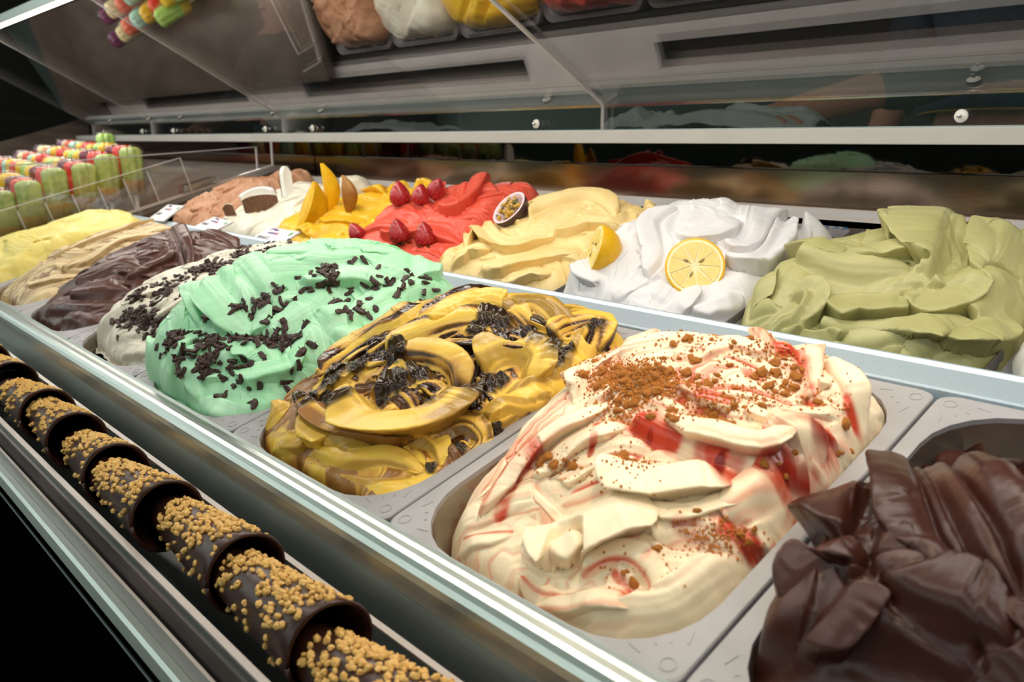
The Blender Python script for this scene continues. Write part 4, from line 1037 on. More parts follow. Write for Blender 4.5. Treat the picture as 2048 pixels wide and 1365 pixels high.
# strawberries
def strawberry(p, axis, size, label, calyx):
    s = MOUNDS['straw']; P, N = s.hit(p); r = size
    t = tag(empty('strawberry', P+N*r*.35, dir_world(*axis).to_track_quat('Z', 'Y')), label, 'strawberry', 'strawberries on the red gelato')
    prof = [(0, -r*.55), (r*.5, -r*.55), (r*.9, -r*.3), (r*1.0, r*.05), (r*.88, r*.55), (r*.62, r*1.05), (r*.32, r*1.42), (r*.1, r*1.58), (0, r*1.6)]
    MB().lathe(prof, 20).build('flesh', 'strawberry', t, True)
    m = MB()
    for i in range(1, 8):
        z = -r*.4+i*r*.27; rr = np.interp(z, [q[1] for q in prof], [q[0] for q in prof])
        nn = max(4, int(rr/r*13))
        for j in range(nn):
            a = 2*math.pi*(j+.5*(i % 2))/nn; c = np.array([rr*math.cos(a)*1.01, rr*math.sin(a)*1.01, z]); e = r*.045
            m.add([c+np.array(d)*e for d in ((1,0,0),(-1,0,0),(0,1,0),(0,-1,0),(0,0,1.6),(0,0,-1.6))], [(0,2,4),(2,1,4),(1,3,4),(3,0,4),(2,0,5),(1,2,5),(3,1,5),(0,3,5)])
    m.build('seeds', 'seed', t)['kind'] = 'stuff'
    if calyx:
        for i in range(7):
            a = 2*math.pi*i/7; ca, sa = math.cos(a), math.sin(a)
            pts = [(.1, -.60, 0), (.55, -.66, .22), (1.0, -.52, .15), (1.35, -.36, 0)]
            vs = []; 
            for x, z, wd_ in pts:
                vs += [(r*(x*ca-wd_*sa), r*(x*sa+wd_*ca), r*z), (r*(x*ca+wd_*sa), r*(x*sa-wd_*ca), r*z), (r*x*ca, r*x*sa, r*(z-.06))]
            fs = []
            for k in range(3): fs += [(k*3, k*3+3, k*3+4, k*3+1), (k*3+1, k*3+4, k*3+5, k*3+2), (k*3+2, k*3+5, k*3+3, k*3)]
            MB().add(vs, fs).build('leaf', 'leaf', t)
strawberry((798,392), (-.1, -.1, 1), .019, 'leftmost of the three dark strawberries standing at the rear of the red gelato', False)
strawberry((842,400), (.1, .1, 1), .016, 'middle one of the three dark strawberries standing at the rear of the red gelato', False)
strawberry((872,388), (.45, .0, .9), .017, 'rightmost of the three dark strawberries, leaning right at the rear of the red gelato', False)
strawberry((802,472), (-.1, -.2, 1), .018, 'paler strawberry with green leaves at the front of the red gelato', True)
strawberry((855,478), (-.05, -.1, 1), .018, 'pointed dark strawberry with green leaves at the front of the red gelato', True)
strawberry((714,470), (-.5, -.2, .8), .015, 'strawberry half sunk at the left front corner of the red gelato', False)

# mango slices: wedges with flesh inside and skin on the round back
def mango_slice(mound, base, px_top, yaw, L, wid, label, skin, lean):
    s = MOUNDS[mound]; P, N = s.hit(base)
    t = tag(empty('mango_slice', P), label, 'mango slice', 'mango slices on the yellow gelato')
    ax = Vector(lean).normalized(); sx = Vector((math.cos(yaw), math.sin(yaw), 0)); sx = (sx-ax*sx.dot(ax)).normalized(); sy = ax.cross(sx)
    n = 14; vf = []; vb = []
    for i in range(n+1):
        t_ = i/n; z = L*(t_*1.12-.12)
        b = math.sin(math.pi*min(max(t_, .02), .98))**.75
        vf.append((z, b))
    def pt(z, x, y): return np.array(ax*z+sx*x+sy*y)
    fl = []; sk = []; m = 7
    for z, b in vf:
        fl.append([pt(z, wid*.10*(1-abs(k)), wid*.42*b*k) for k in (-1, -.5, 0, .5, 1)])
        sk.append([pt(z, -wid*b*math.cos(a)*.95, wid*.42*b*math.sin(a)) for a in np.linspace(-R90, R90, m)])
    def grid(rows): 
        vs = [p for r_ in rows for p in r_]; c = len(rows[0]); return vs, [(i*c+j, i*c+j+1, (i+1)*c+j+1, (i+1)*c+j) for i in range(len(rows)-1) for j in range(c-1)]
    MB().add(*grid(fl)).build('flesh', 'mango_flesh', t, True)
    body = MB().add(*grid(sk)).build('skin', skin, t, True)
    return t
mango_slice('mango', (655,418), None, math.radians(-112), .088, .030, 'tall yellow mango slice standing upright at the back of the mango gelato', 'mango_flesh', (-.06, -.06, 1))
mango_slice('mango', (598,448), None, math.radians(-100), .088, .046, 'large mango slice leaning right at the front left of the mango gelato', 'mango_green', (.26, .22, .8))
mango_slice('mango', (692,420), None, math.radians(-150), .066, .028, 'mango slice with its reddish brown skin turned right', 'mango_skin', (-.05, -.05, 1))

# coconut pieces: curved slabs, white inside and brown outside
def coconut(base, lean, across, R_, ang, hgt, th, label):
    s = MOUNDS['coco']; P, N = s.hit(base); t = tag(empty('coconut_piece', P), label, 'coconut piece', 'coconut pieces on the white gelato')
    ax = Vector(lean).normalized(); sx = Vector(across); sx = (sx-ax*sx.dot(ax)).normalized(); sy = ax.cross(sx)
    n = 12; A = np.linspace(-ang, ang, n+1)
    def arc(r0, r1, name, mat):
        vs = []; 
        for a in A:
            for r in (r0, r1):
                for z in (-.008, hgt):
                    k = 1-.25*(abs(a)/ang)**2 if z > 0 else 1
                    vs.append(np.array(sx*(r*math.sin(a))+sy*(r*math.cos(a)-R_)+ax*(z*k)))
        fs = []
        for i in range(n):
            b = i*4; c = b+4
            fs += [(b, c, c+1, b+1), (b+2, b+3, c+3, c+2), (b+1, c+1, c+3, b+3), (b, b+2, c+2, c)]
        fs += [(0, 1, 3, 2), (n*4, n*4+2, n*4+3, n*4+1)]
        MB().add(vs, fs).build(name, mat, t)
    arc(R_-th, R_, 'flesh', 'coconut'); arc(R_, R_+th*.22, 'shell', 'coco_shell')
coconut((520,420), (0, -.2, .95), (-.68, -.73, 0), .060, .66, .034, .008, 'brown shelled coconut piece lying broad side forward in the white gelato')
coconut((520,392), (.1, -.35, .8), (.68, .73, 0), .065, .66, .024, .010, 'curved white coconut strip lying behind the brown shelled piece')
coconut((572,385), (-.06, -.06, 1), (-.1, 1, 0), .05, .26, .056, .010, 'narrow white coconut piece standing upright beside the mango slices')
coconut((458,418), (-.1, -.3, .9), (-.6, -.8, 0), .05, .22, .026, .008, 'small coconut piece with brown shell at the left of the white gelato')

# price tags between the rows
def price_tag(px4, word, sub, label, orange=False):
    tl, tr, br, bl = [on_y(p, y) for p, y in zip(px4, (2.34, 2.30, 2.13, 2.17))]
    c = [CAMP+US*q for q in (tl, tr, br, bl)]; o = sum(c)/4
    ex = (c[1]-c[0]+c[2]-c[3])/2; ey = (c[0]-c[3]+c[1]-c[2])/2; w_, h_ = np.linalg.norm(ex), np.linalg.norm(ey)
    ex = ex/w_; ey = ey-ex*(ey@ex); h_ = np.linalg.norm(ey); ey /= h_; ez = np.cross(ex, ey)
    rot = Matrix((ex, ey, ez)).transposed().to_quaternion()
    t = tag(empty('price_tag', o, rot), label, 'price tag', 'price tags between the rows')
    MB().box((-w_/2, -h_/2, -.0008), (w_/2, h_/2, .0)).build('card', 'tag_white', t)
    MB().box((-w_/2, -h_/2, -.002), (w_/2, -h_/2+.0012, .0006)).box((w_/2-.001, -h_/2, -.002), (w_/2, h_/2, .0006)).build('clear_holder', 'acrylic_edge', t)
    def text(s_, x, y, size, mat, name):
        cu = bpy.data.curves.new(name, 'FONT'); cu.body = s_; cu.size = size; cu.extrude = .0001
        q = bpy.data.objects.new(name, cu); COL.objects.link(q)
        dg = bpy.context.evaluated_depsgraph_get(); me = bpy.data.meshes.new_from_object(q.evaluated_get(dg)); bpy.data.objects.remove(q)
        k = link(name, me, mat, t); k.location = (x, y, .0003); return k
    def marks(n, x, y, size, mat, name):          # too small to read in the picture: a row of strokes
        m = MB(); R_ = random.Random(int(w_*1e5))
        for i in range(n):
            xx = x+i*size*.72; m.box((xx, y, .0001), (xx+size*.5, y+size*R_.uniform(.55, .75), .0003)).box((xx+size*.1, y+size*.2, .0001), (xx+size*.3, y+size*.5, .00035))
        m.build(name, mat, t)['kind'] = 'stuff'
    if word: text(word, -w_*.42, -h_*.16, h_*.24, 'ink_dark', 'lettering')
    else: marks(4, -w_*.42, -h_*.16, h_*.22, 'ink_dark', 'lettering')
    marks(9, -w_*.30, h_*.16, h_*.13, 'ink_purple', 'small_print')
    MB().add([(-w_*.40, h_*.34, .0004), (-w_*.28, h_*.40, .0004), (-w_*.16, h_*.33, .0004), (-w_*.06, h_*.37, .0004), (-w_*.16, h_*.44, .0004), (-w_*.30, h_*.47, .0004)], [(0, 1, 4, 5), (1, 2, 3, 4)]).build('emblem', 'ink_purple', t)
    MB().lathe([(0, .0006), (h_*.10, .0004)], 12, (w_*.36, h_*.30, 0)).build('green_leaf_mark', 'ink_green', t)
    MB().box((-w_*.02, h_*.14, .0), (w_*.02, h_*.26, .0004)).build('red_stroke', 'ink_red', t)
    if orange:
        MB().lathe([(0, .0007), (h_*.13, .0005)], 14, (w_*.30, -h_*.30, 0)).build('fruit_picture', 'ink_orange', t)
        MB().lathe([(0, .0009), (h_*.07, .0007)], 10, (w_*.38, -h_*.16, 0)).build('leaf_picture', 'ink_green', t)
price_tag([(331,408),(361,412),(334,443),(299,441)], None, None, 'white price tag in front of the light brown hazelnut gelato')
price_tag([(416,433),(456,438),(430,474),(398,455)], None, None, 'white price tag in front of the white coconut gelato')
price_tag([(531,453),(590,462),(560,500),(498,487)], 'MANGO', None, 'white price tag reading MANGO in front of the mango gelato', True)

# blue marker scribbles on the rear rims of the lemon and pistachio tubs
for (x0, x1, row, k) in ((.185, .235, 'B', 2), (.03, .07, 'B', 5), (.14, .2, 'B', 7)):
    O = tub_origin(row, k); R = random.Random(k); m = MB(loc(O, x0, TDB-.006, 0))
    for i in range(5):
        u = x0+(x1-x0)*i/4; m.tube([loc(O, u, TDB-.009, -.0005), loc(O, u+.004, TDB-.003, .0006), loc(O, u+.006, TDB-.008, -.0003)], .0007, 5)
    o = m.build('marker_writing', 'ink_blue'); o.location = loc(O, x0, TDB-.006, 0)
    tag(o, 'blue marker scribble on the rear rim of the %s tub' % FB[k], 'marker writing')

# ================================================================== CONES
NM = []
for i in range(5):
    me = rough_blob('nut_piece', 70+i, 1, .85, .7, 1, .2); me.materials.append(M['nut']); NM.append(me)
rims = [-.90, -1.317, -1.717, -2.14, -2.55, -2.95, -3.32, -3.86, -4.28]
ords = ['nearest of the row, cut off by the bottom edge', 'second nearest of the row', 'third nearest of the row', 'fourth nearest of the row', 'fifth nearest of the row, its wide mouth turned up', 'sixth nearest of the row', 'seventh nearest of the row', 'eighth nearest, behind the tray joint', 'farthest of the row']
CR, CLEN = .0292, .150
for ci, xr in enumerate(rims):
    R = random.Random(300+ci)
    jy, jz = R.uniform(-.012, .012), R.uniform(-.004, .012)
    tiltz = R.uniform(-.05, .05); upt = .07+R.uniform(-.01, .03)+(.16 if ci == 4 else 0)
    mouth = W(xr, .735+jy, -1.005+jz)
    ax = Vector((-math.cos(upt), tiltz, -math.sin(upt)*.35)).normalized()
    q = ax.to_track_quat('Z', 'Y')
    t = tag(empty('chocolate_cone', mouth, q), 'chocolate cone with chopped nuts, %s' % ords[ci], 'ice cream cone', 'chocolate cones in the clear tray')
    seg = 36; n = 12; th = .0024; vs = []; fs = []
    def rad(z): return CR*(1-.37*z/.125)
    prof = [(rad(z), z) for z in np.linspace(0, CLEN, n)]+[(0, CLEN+.001)]
    inner = [(rad(z)-th, z) for z in np.linspace(CLEN*.8, .001, n)]
    MB().lathe([(0, CLEN*.8)]+inner+[(CR-th*.5, -.0012)]+prof, seg).build('chocolate_shell', 'choco', t, True)
    # rolled wafer edge
    m = MB(); m.tube([(CR*1.0*math.cos(a), CR*1.0*math.sin(a), -.0006+.0015*math.sin(2*a)) for a in np.linspace(0, 2*math.pi, 33)], .0016, 6).build('mouth_edge', 'choco', t, True)
    qi = q.inverted(); upl = qi @ Vector((0, 0, 1))
    a_up = math.atan2(upl.y, upl.x)
    near = ci <= 4
    cnt = 300 if near else 200; js = MB()
    oc = np.array([(1,0,0),(-1,0,0),(0,1,0),(0,-1,0),(0,0,1),(0,0,-1)], float); of = [(0,2,4),(2,1,4),(1,3,4),(3,0,4),(2,0,5),(1,2,5),(3,1,5),(0,3,5)]
    bare = [(R.uniform(-1.2, 1.2), R.uniform(.1, .7)*CLEN, R.uniform(.2, .5)) for _ in range(3)]
    for i in range(cnt):
        a = a_up+R.gauss(0, .85); z = .003+(CLEN*.80)*R.random()**.9
        if any(abs(a-a_up-b0) < b2*.8 and abs(z-b1) < .012 for b0, b1, b2 in bare) and R.random() < .85: continue
        if abs(a-a_up) > 1.1 and R.random() < .35: continue
        r = rad(z)+.0006; sc = R.uniform(.0020, .0036)
        P_ = (r*math.cos(a), r*math.sin(a), z)
        if near:
            o = bpy.data.objects.new('nut_piece', R.choice(NM)); COL.objects.link(o); set_parent(o, t); o.location = P_; o.scale = (sc,)*3
            o.rotation_euler = (R.uniform(0, 3), R.uniform(0, 3), R.uniform(0, 3))
        else: js.add(oc*sc*1.1+np.array(P_), of)
    if not near: js.build('chopped_nuts', 'nut', t)['kind'] = 'stuff'

# clear trays that hold the cones
def cone_tray(xa, xb, label):
    o0 = W((xa+xb)/2, .72, -1.15); t = tag(empty('cone_tray', o0), label, 'tray', 'clear cone trays')
    def b(name, y0, z0, y1, z1, x0=xa, x1=xb, mat='acrylic_thin'): return MB(o0).box(W(x0, y0, z0), W(x1, y1, z1)).build(name, mat, t)
    b('tray_floor', .60, -1.149, .862, -1.138, mat='shelf_dark')
    b('back_wall', .848, -1.138, .862, -1.006); b('front_wall', .585, -1.148, .600, -1.013)
    b('back_wall_edge', .847, -1.006, .863, -1.0, mat='tray_edge'); b('front_wall_edge', .584, -1.013, .601, -1.007, mat='tray_edge')
    b('end_wall', .600, -1.138, .848, -1.006, xa, xa+.014)
    b('end_wall_edge', .600, -1.006, .848, -1.001, xa, xa+.014, 'tray_edge')
cone_tray(-4.13, 1.2, 'long clear acrylic tray holding the nearer chocolate cones')
cone_tray(-9.6, -4.15, 'clear acrylic tray holding the farthest chocolate cones, beyond the joint')

# ================================================================== REAR ACRYLIC PANELS
SL = math.radians(28.8)
def guard(xa, xb, dy, knobs, label, hb=.150, edge='acrylic_edge'):
    y0 = 3.76+dy; th = .028; zt = .0555; zbend = zt+hb; Lp = 1.75
    o0 = W((xa+xb)/2, y0, zt); t = tag(empty('acrylic_guard', o0), label, 'acrylic panel', 'rear acrylic guard panels')
    out_ = [(y0, zt), (y0, zbend)]; r = .03
    path = [(y0, zt)]
    for i in range(7):
        a = (R90+SL-0)*0+i/6*(R90-SL); path.append((y0-r*(1-math.cos(a)), zbend-r+r*math.sin(a)+0))
    e = path[-1]; path.append((e[0]-Lp*math.cos(SL), e[1]+Lp*math.sin(SL)))
    # second side, offset by thickness
    def off(p, i):
        a = path[max(i-1, 0)]; b = path[min(i+1, len(path)-1)]; d = np.array([b[0]-a[0], b[1]-a[1]]); d /= np.linalg.norm(d); return (p[0]+d[1]*th, p[1]-d[0]*th)
    back = [off(p, i) for i, p in enumerate(path)]
    n = len(path); vs = []; fs = []
    for x in (xa, xb):
        for p in path: vs.append(W(x, *p))
        for p in back: vs.append(W(x, *p))
    fs = []
    for i in range(n-1):
        fs += [(i, i+1, 2*n+i+1, 2*n+i), (n+i, 3*n+i, 3*n+i+1, n+i+1)]
    pane = MB(o0).add(vs, fs).build('pane', 'acrylic', t, True)
    for k, x in enumerate((xa, xb)):
        b = k*2*n
        MB(o0).add([vs[j] for j in range(b, b+2*n)], [(i, n+i, n+i+1, i+1) for i in range(n-1)]).build('polished_edge', edge, t)
    for xk in knobs:
        c = W(xk, y0-.004, .094); m = Matrix.Rotation(R90, 3, 'X')
        kb = MB(c).lathe([(0, .0), (.0085, 0), (.0085, .002)], 20, c, m).lathe([(.0085, .0022), (.0078, .0042), (.004, .005), (0, .005)], 24, c, m).build('knob', 'knob_white', t, True)
        kb.location = tuple(c-o0)
        rb = MB().lathe([(.0088, -.001), (.0094, .0005), (.0088, .0018)], 24, (0, 0, 0), m).build('rubber_ring', 'rubber', kb, True)
        sc_ = MB().lathe([(.0, .011), (.0016, .0115), (.0026, .0105), (.0026, .004)], 14, (0, 0, 0), m).build('screw', 'chrome', kb, True)
    return t
guard(-4.59, 1.0, .03, (-1.30,), 'clear acrylic guard panel at the right, with one white knob in view', edge='acrylic')
guard(-7.02, -3.25, 0, (-3.77, -6.50), 'clear acrylic guard panel in the middle, its right edge a bright curved line')
guard(-10.2, -7.06, 0, (-7.36, -9.55), 'clear acrylic guard panel behind the price tags, left of the middle one')
guard(-12.4, -10.24, 0, (-10.5, -11.9), 'clear acrylic guard panel at the far left end')

# lamp bar along the upper end of the guards
ly, lz = 3.73-1.75*math.cos(SL)-.02, .21+1.75*math.sin(SL)+.02
p0 = W(-5.5, ly, lz)
t = tag(empty('lamp_bar', p0), 'long slim lamp bar along the upper edge of the acrylic guards', 'lamp')
MB(p0).box(W(-13, ly-.05, lz), W(1.4, ly+.05, lz+.07)).build('housing', 'steel_dull', t)
MB(p0).box(W(-13, ly-.03, lz-.012), W(1.4, ly+.03, lz)).build('light_strip', 'led', t)
a = area_light('bar_light', (0, 0, 0), (math.radians(-8), 0, 0), 14.4*US, .03, 11.5, (1, .93, .84)); set_parent(a, t); a.location = (0, 0, -.012)

# second lamp bar under the front canopy edge, above the customers' side
fy, fz = .55, 1.55
p0 = W(-4.5, fy, fz)
t = tag(empty('lamp_bar', p0), 'slim lamp bar hung above the front steel trim and the cones', 'lamp')
MB(p0).box(W(-11, fy-.05, fz), W(2, fy+.05, fz+.07)).build('housing', 'steel_dull', t)
MB(p0).box(W(-11, fy-.03, fz-.012), W(2, fy+.03, fz)).build('light_strip', 'led', t)
for xw in (-10, -4.5, 1): MB(p0).tube([W(xw, fy, fz+.06), (W(xw, 0, 0)[0], W(0, fy, 0)[1], ZC)], .002, 5).build('suspension_wire', 'chrome', t)
a = area_light('bar_light', (0, 0, 0), (math.radians(22), 0, 0), 13*US, .03, 7, (1, .95, .88)); set_parent(a, t); a.location = (0, 0, -.012)

# end panel between the gelato and the lollies
o0 = W(-6.62, 2.3, -.6); t = tag(empty('end_divider', o0), 'clear acrylic divider between the gelato wells and the lollies', 'divider')
pts = [(1.0, -.86), (3.42, -.205), (3.42, -.02), (3.28, -.06), (1.0, -.20)]
MB(o0).prism([yz(*p) for p in pts], W(-6.63, 0, 0)[0], W(-6.615, 0, 0)[0]).build('pane', 'acrylic_thin', t)
MB(o0).hexa([W(-6.635, 1.0, -.880), W(-6.60, 1.0, -.880), W(-6.60, 3.42, -.222), W(-6.635, 3.42, -.222), W(-6.635, 1.0, -.862), W(-6.60, 1.0, -.862), W(-6.60, 3.42, -.205), W(-6.635, 3.42, -.205)]).build('base_strip', 'tray_edge', t)
MB(o0).hexa([W(-6.63, 1.0, -.205), W(-6.615, 1.0, -.205), W(-6.615, 3.28, -.066), W(-6.63, 3.28, -.066), W(-6.63, 1.0, -.198), W(-6.615, 1.0, -.198), W(-6.615, 3.28, -.059), W(-6.63, 3.28, -.059)]).build('top_edge', 'acrylic_edge', t)
MB(o0).box(W(-6.63, 3.412, -.21), W(-6.615, 3.424, -.02)).box(W(-6.63, 3.272, -.24), W(-6.615, 3.284, -.06)).build('upright_edge', 'acrylic_edge', t)

# ================================================================== LOLLIES
def lolly_mesh(two):
    n = 40; rings = []; Hh = .38*US; Wd = .088*US; Td = .052*US
    zs = [0, .02, .05, .30, .62, .80, .90, .96, .99, 1.0]; ks = [.5, .85, 1, 1, 1, 1, .97, .82, .55, .2]
    vs = []
    for z, k in zip(zs, ks):
        for i in range(n):
            a = 2*math.pi*i/n; x = math.cos(a); y = math.sin(a)
            lob = 1+.16*math.cos(3*math.pi*x/1.0)*abs(y)
            vs.append((y*Td*lob*k, x*Wd*(.9+.1*k)*(k if k < .9 else 1), z*Hh))
    fs = [(r*n+i, r*n+(i+1) % n, (r+1)*n+(i+1) % n, (r+1)*n+i) for r in range(len(zs)-1) for i in range(n)]+[tuple(range(n-1, -1, -1)), tuple(range((len(zs)-1)*n, len(zs)*n))]
    return vs, fs, n
LC = {'green': ((150,166,90), (206,140,44)), 'red': ((206,44,34), (226,120,40)), 'maroon': ((104,22,40), (150,40,50)), 'yellow': ((240,182,30), (240,150,30)), 'lime': ((164,200,104), (220,190,70)), 'turquoise': ((160,206,188), (200,214,190)), 'coral': ((214,90,66), (220,130,80)), 'cream': ((230,210,160), (226,180,110)), 'purple': ((104,32,84), (120,40,90))}
LV, LF, LN = lolly_mesh(True)
cutrow = 4
LM = {}
for nm, (c0, c1) in LC.items():
    solid('ice_'+nm, lin(*c0), lin(*[min(255, int(c*1.15+8)) for c in c0]), rough=.22, scale=90, sss=.25, coat=.4)
    solid('ice_base_'+nm, lin(*c1), lin(*[min(255, int(c*1.12+6)) for c in c1]), rough=.22, scale=90, sss=.25, coat=.4)
    low = [f for f in LF if len(f) > 4 and f[0] == LN-1 or (len(f) == 4 and f[0]//LN < 3)]; hi = [f for f in LF if f not in low]
    a = bpy.data.meshes.new('ice_top'); a.from_pydata(LV, [], hi); a.update(); a.materials.append(M['ice_'+nm])
    b = bpy.data.meshes.new('ice_bottom'); b.from_pydata(LV, [], low); b.update(); b.materials.append(M['ice_base_'+nm])
    for m_ in (a, b): m_.polygons.foreach_set('use_smooth', [True]*len(m_.polygons))
    LM[nm] = (a, b)
ST = bpy.data.meshes.new('stick'); sv = [(x*.0012, y*.0045, z) for z in (-.055, .004) for x, y in ((-1,-1),(1,-1),(1,1),(-1,1))]
ST.from_pydata(sv, [], [(0,3,2,1),(4,5,6,7),(0,1,5,4),(1,2,6,5),(2,3,7,6),(3,0,4,7)]); ST.materials.append(M['paper'])
wrapm = bpy.data.meshes.new('clear_wrapper'); wrapm.from_pydata([(x*1.13, y*1.10, z*1.06-.001) for x, y, z in LV], [], LF); wrapm.update()
wrapm.polygons.foreach_set('use_smooth', [True]*len(wrapm.polygons)); wrapm.materials.append(M['acrylic_thin'])
cols_ = ['green', 'red', 'maroon', 'yellow', 'lime', 'yellow', 'red', 'yellow', 'turquoise', 'coral', 'cream', 'purple']
place_w = ['at the back', 'second from the back', 'third from the back', 'fourth from the back', 'fifth from the back', 'at the front']
col_w = ['right-hand column', 'second column from the right', 'third column from the right', 'fourth column from the right', 'fifth column from the right', 'sixth column from the right', 'seventh column from the right', 'eighth column from the right', 'ninth column from the right', 'tenth column from the right', 'eleventh column from the right', 'last column on the left']
tops = [(2.40, -.047), (2.205, -.099), (2.03, -.165), (1.827, -.21), (1.633, -.282), (1.46, -.359)]
for c in range(12):
    x = -7.0-c*.30
    for r in range(6):
        if c > 3 and r > 3: continue
        y, zt = tops[r]; y *= (1+c*.016)
        nm = cols_[c]
        P_ = W(x+random.uniform(-.02, .02), y, zt-.38+random.uniform(-.012, .012)+.012*c*.3)
        o = tag(empty('ice_lolly', P_), '%s ice lolly %s of the %s' % (nm, place_w[r], col_w[c]), 'ice lolly', '%s ice lollies in the clear holder' % nm)
        o.rotation_euler = (random.uniform(-.04, .04), random.uniform(-.04, .04), random.uniform(-.15, .15))
        for me, n_ in ((LM[nm][0], 'ice_top'), (LM[nm][1], 'ice_bottom'), (ST, 'stick'), (wrapm, 'clear_wrapper')):
            k = bpy.data.objects.new(n_, me); COL.objects.link(k); set_parent(k, o)
# the odd one standing taller at the back
P_ = W(-8.6, 2.72, -.32)
o = tag(empty('ice_lolly', P_), 'lime green ice lolly with a white tip standing taller than the others', 'ice lolly')
for me, n_ in ((LM['lime'][0], 'ice_top'), (LM['lime'][1], 'ice_bottom'), (ST, 'stick'), (wrapm, 'clear_wrapper')):
    k = bpy.data.objects.new(n_, me); COL.objects.link(k); set_parent(k, o)
# the clear holder
o0 = W(-8.6, 2.0, -.7); t = tag(empty('lolly_holder', o0), 'stepped clear acrylic holder full of ice lollies', 'holder')
def plate(name, x0, x1, quad, mat='acrylic_thin'):
    return MB(o0).prism([yz(*p) for p in quad], W(x0, 0, 0)[0], W(x1, 0, 0)[0]).build(name, mat, t)
plate('side_plate', -6.86, -6.85, [(1.1, -.86), (2.80, -.44), (2.72, -.15), (2.0, -.34), (1.1, -.58)])
plate('side_edge', -6.862, -6.848, [(2.72, -.15), (2.80, -.44), (2.806, -.44), (2.727, -.148)], 'acrylic_edge')
plate('side_top_edge', -6.862, -6.848, [(1.1, -.58), (2.0, -.34), (2.72, -.15), (2.72, -.146), (2.0, -.336), (1.1, -.576)], 'acrylic_edge')
for r in range(7):
    y = 2.52-.19*r; z = -.8835+math.tan(TILT)*(y-1)
    plate('divider_plate', -10.6, -6.862, [(y, z-.02), (y+.012, z-.02), (y-.07+.012, z+.22), (y-.07, z+.22)])
    plate('divider_edge', -6.864, -6.858, [(y, z-.02), (y+.008, z-.02), (y-.07+.008, z+.22), (y-.07, z+.22)], 'acrylic_edge')

# small clear clip on the divider base
c0 = W(-6.62, 2.74, -.36); t = tag(empty('clear_clip', c0), 'small clear plastic clip box on the divider base', 'clip')
bevel(MB(c0).hexa([W(-6.72, 2.62, -.42), W(-6.58, 2.62, -.42), W(-6.58, 2.92, -.34), W(-6.72, 2.92, -.34), W(-6.71, 2.64, -.36), W(-6.59, 2.64, -.36), W(-6.59, 2.90, -.29), W(-6.71, 2.90, -.29)]).build('clip_body', 'acrylic', t), .001)

# ================================================================== BEHIND THE GLASS
def px_at(p, y): return CAMP+US*on_y(p, y)
# white paper tray
a = px_at((590, 262), 4.3); t = tag(empty('paper_tray', a), 'white boat shaped paper tray on the worktop behind the acrylic', 'paper tray')
def loop(lx, ly_, z, n=24): return [(lx*math.copysign(abs(math.cos(q))**.5, math.cos(q)), ly_*math.copysign(abs(math.sin(q))**.6, math.sin(q)), z) for q in np.linspace(0, 2*math.pi, n, endpoint=False)]
n = 24; vs = loop(.075, .04, 0)+loop(.135, .06, .040)+loop(.128, .055, .041)+loop(.07, .036, .003)
fs = [(r*n+i, r*n+(i+1) % n, (r+1)*n+(i+1) % n, (r+1)*n+i) for r in range(3) for i in range(n)]+[tuple(range(n-1, -1, -1)), tuple(range(3*n, 4*n))]
tr_ = MB().add(vs, fs).build('tray_body', 'paper', t, False)
MB().add(loop(.062, .035, .012)+loop(.09, .042, .066), [(i, (i+1) % n, n+(i+1) % n, n+i) for i in range(n)]+[tuple(range(n, 2*n))]).build('folded_napkin', 'paper', t)
# crumpled cloths
def cloth(p, y, lx, ly_, h, seed, label):
    a = px_at(p, y); n = 40; vs = []; fs = []
    for i in range(n):
        for j in range(n):
            u = i/(n-1)*2-1; v = j/(n-1)*2-1; d = max(0, 1-(abs(u)**2.2+abs(v)**2.2)*.8)
            z = h*d**.5*(.55+.6*float(fbm(np.array(u*1.6+seed), np.array(v*1.6), seed, 4)))
            vs.append((u*lx, v*ly_, max(z, 0)+.001))
    fs = [(i*n+j, (i+1)*n+j, (i+1)*n+j+1, i*n+j+1) for i in range(n-1) for j in range(n-1)]
    o = mesh_obj('crumpled_cloth', vs, fs, 'cloth', None, True); o.location = (a[0], a[1], W(0, 0, .036)[2]); tag(o, label, 'cloth', 'cloths on the worktop')
    m_ = o.modifiers.new('thick', 'SOLIDIFY'); m_.thickness = .002
cloth((1450, 250), 4.6, .20, .09, .075, 3, 'crumpled light cloth on the worktop behind the right acrylic panel')
cloth((1290, 250), 4.5, .09, .06, .07, 8, 'small crumpled cloth on the worktop near the bright panel edge')
cloth((800, 250), 4.5, .22, .09, .06, 5, 'crumpled light cloth on the worktop right of the paper tray')

# added figures behind the counter, in place of customers reflected in the acrylic
def skin_body(name, pts, edges, radii, mat, parent, sub=2, root=0):
    me = bpy.data.meshes.new(name); me.from_pydata([tuple(map(float, p)) for p in pts], edges, []); me.update()
    o = bpy.data.objects.new(name, me); COL.objects.link(o)
    m_ = o.modifiers.new('skin', 'SKIN'); m_.use_smooth_shade = True
    sv = me.skin_vertices[0].data if me.skin_vertices else None
    if sv is None:
        bpy.context.view_layer.objects.active = o; me.skin_vertices.new() if hasattr(me.skin_vertices, 'new') else None; sv = me.skin_vertices[0].data
    for i, r in enumerate(radii): sv[i].radius = (r, r) if not hasattr(r, '__len__') else r; sv[i].use_root = (i == root)
    s_ = o.modifiers.new('sub', 'SUBSURF'); s_.levels = sub; s_.render_levels = sub
    dg = bpy.context.evaluated_depsgraph_get(); me2 = bpy.data.meshes.new_from_object(o.evaluated_get(dg)); bpy.data.objects.remove(o)
    k = link(name, me2, mat, parent, True); return k
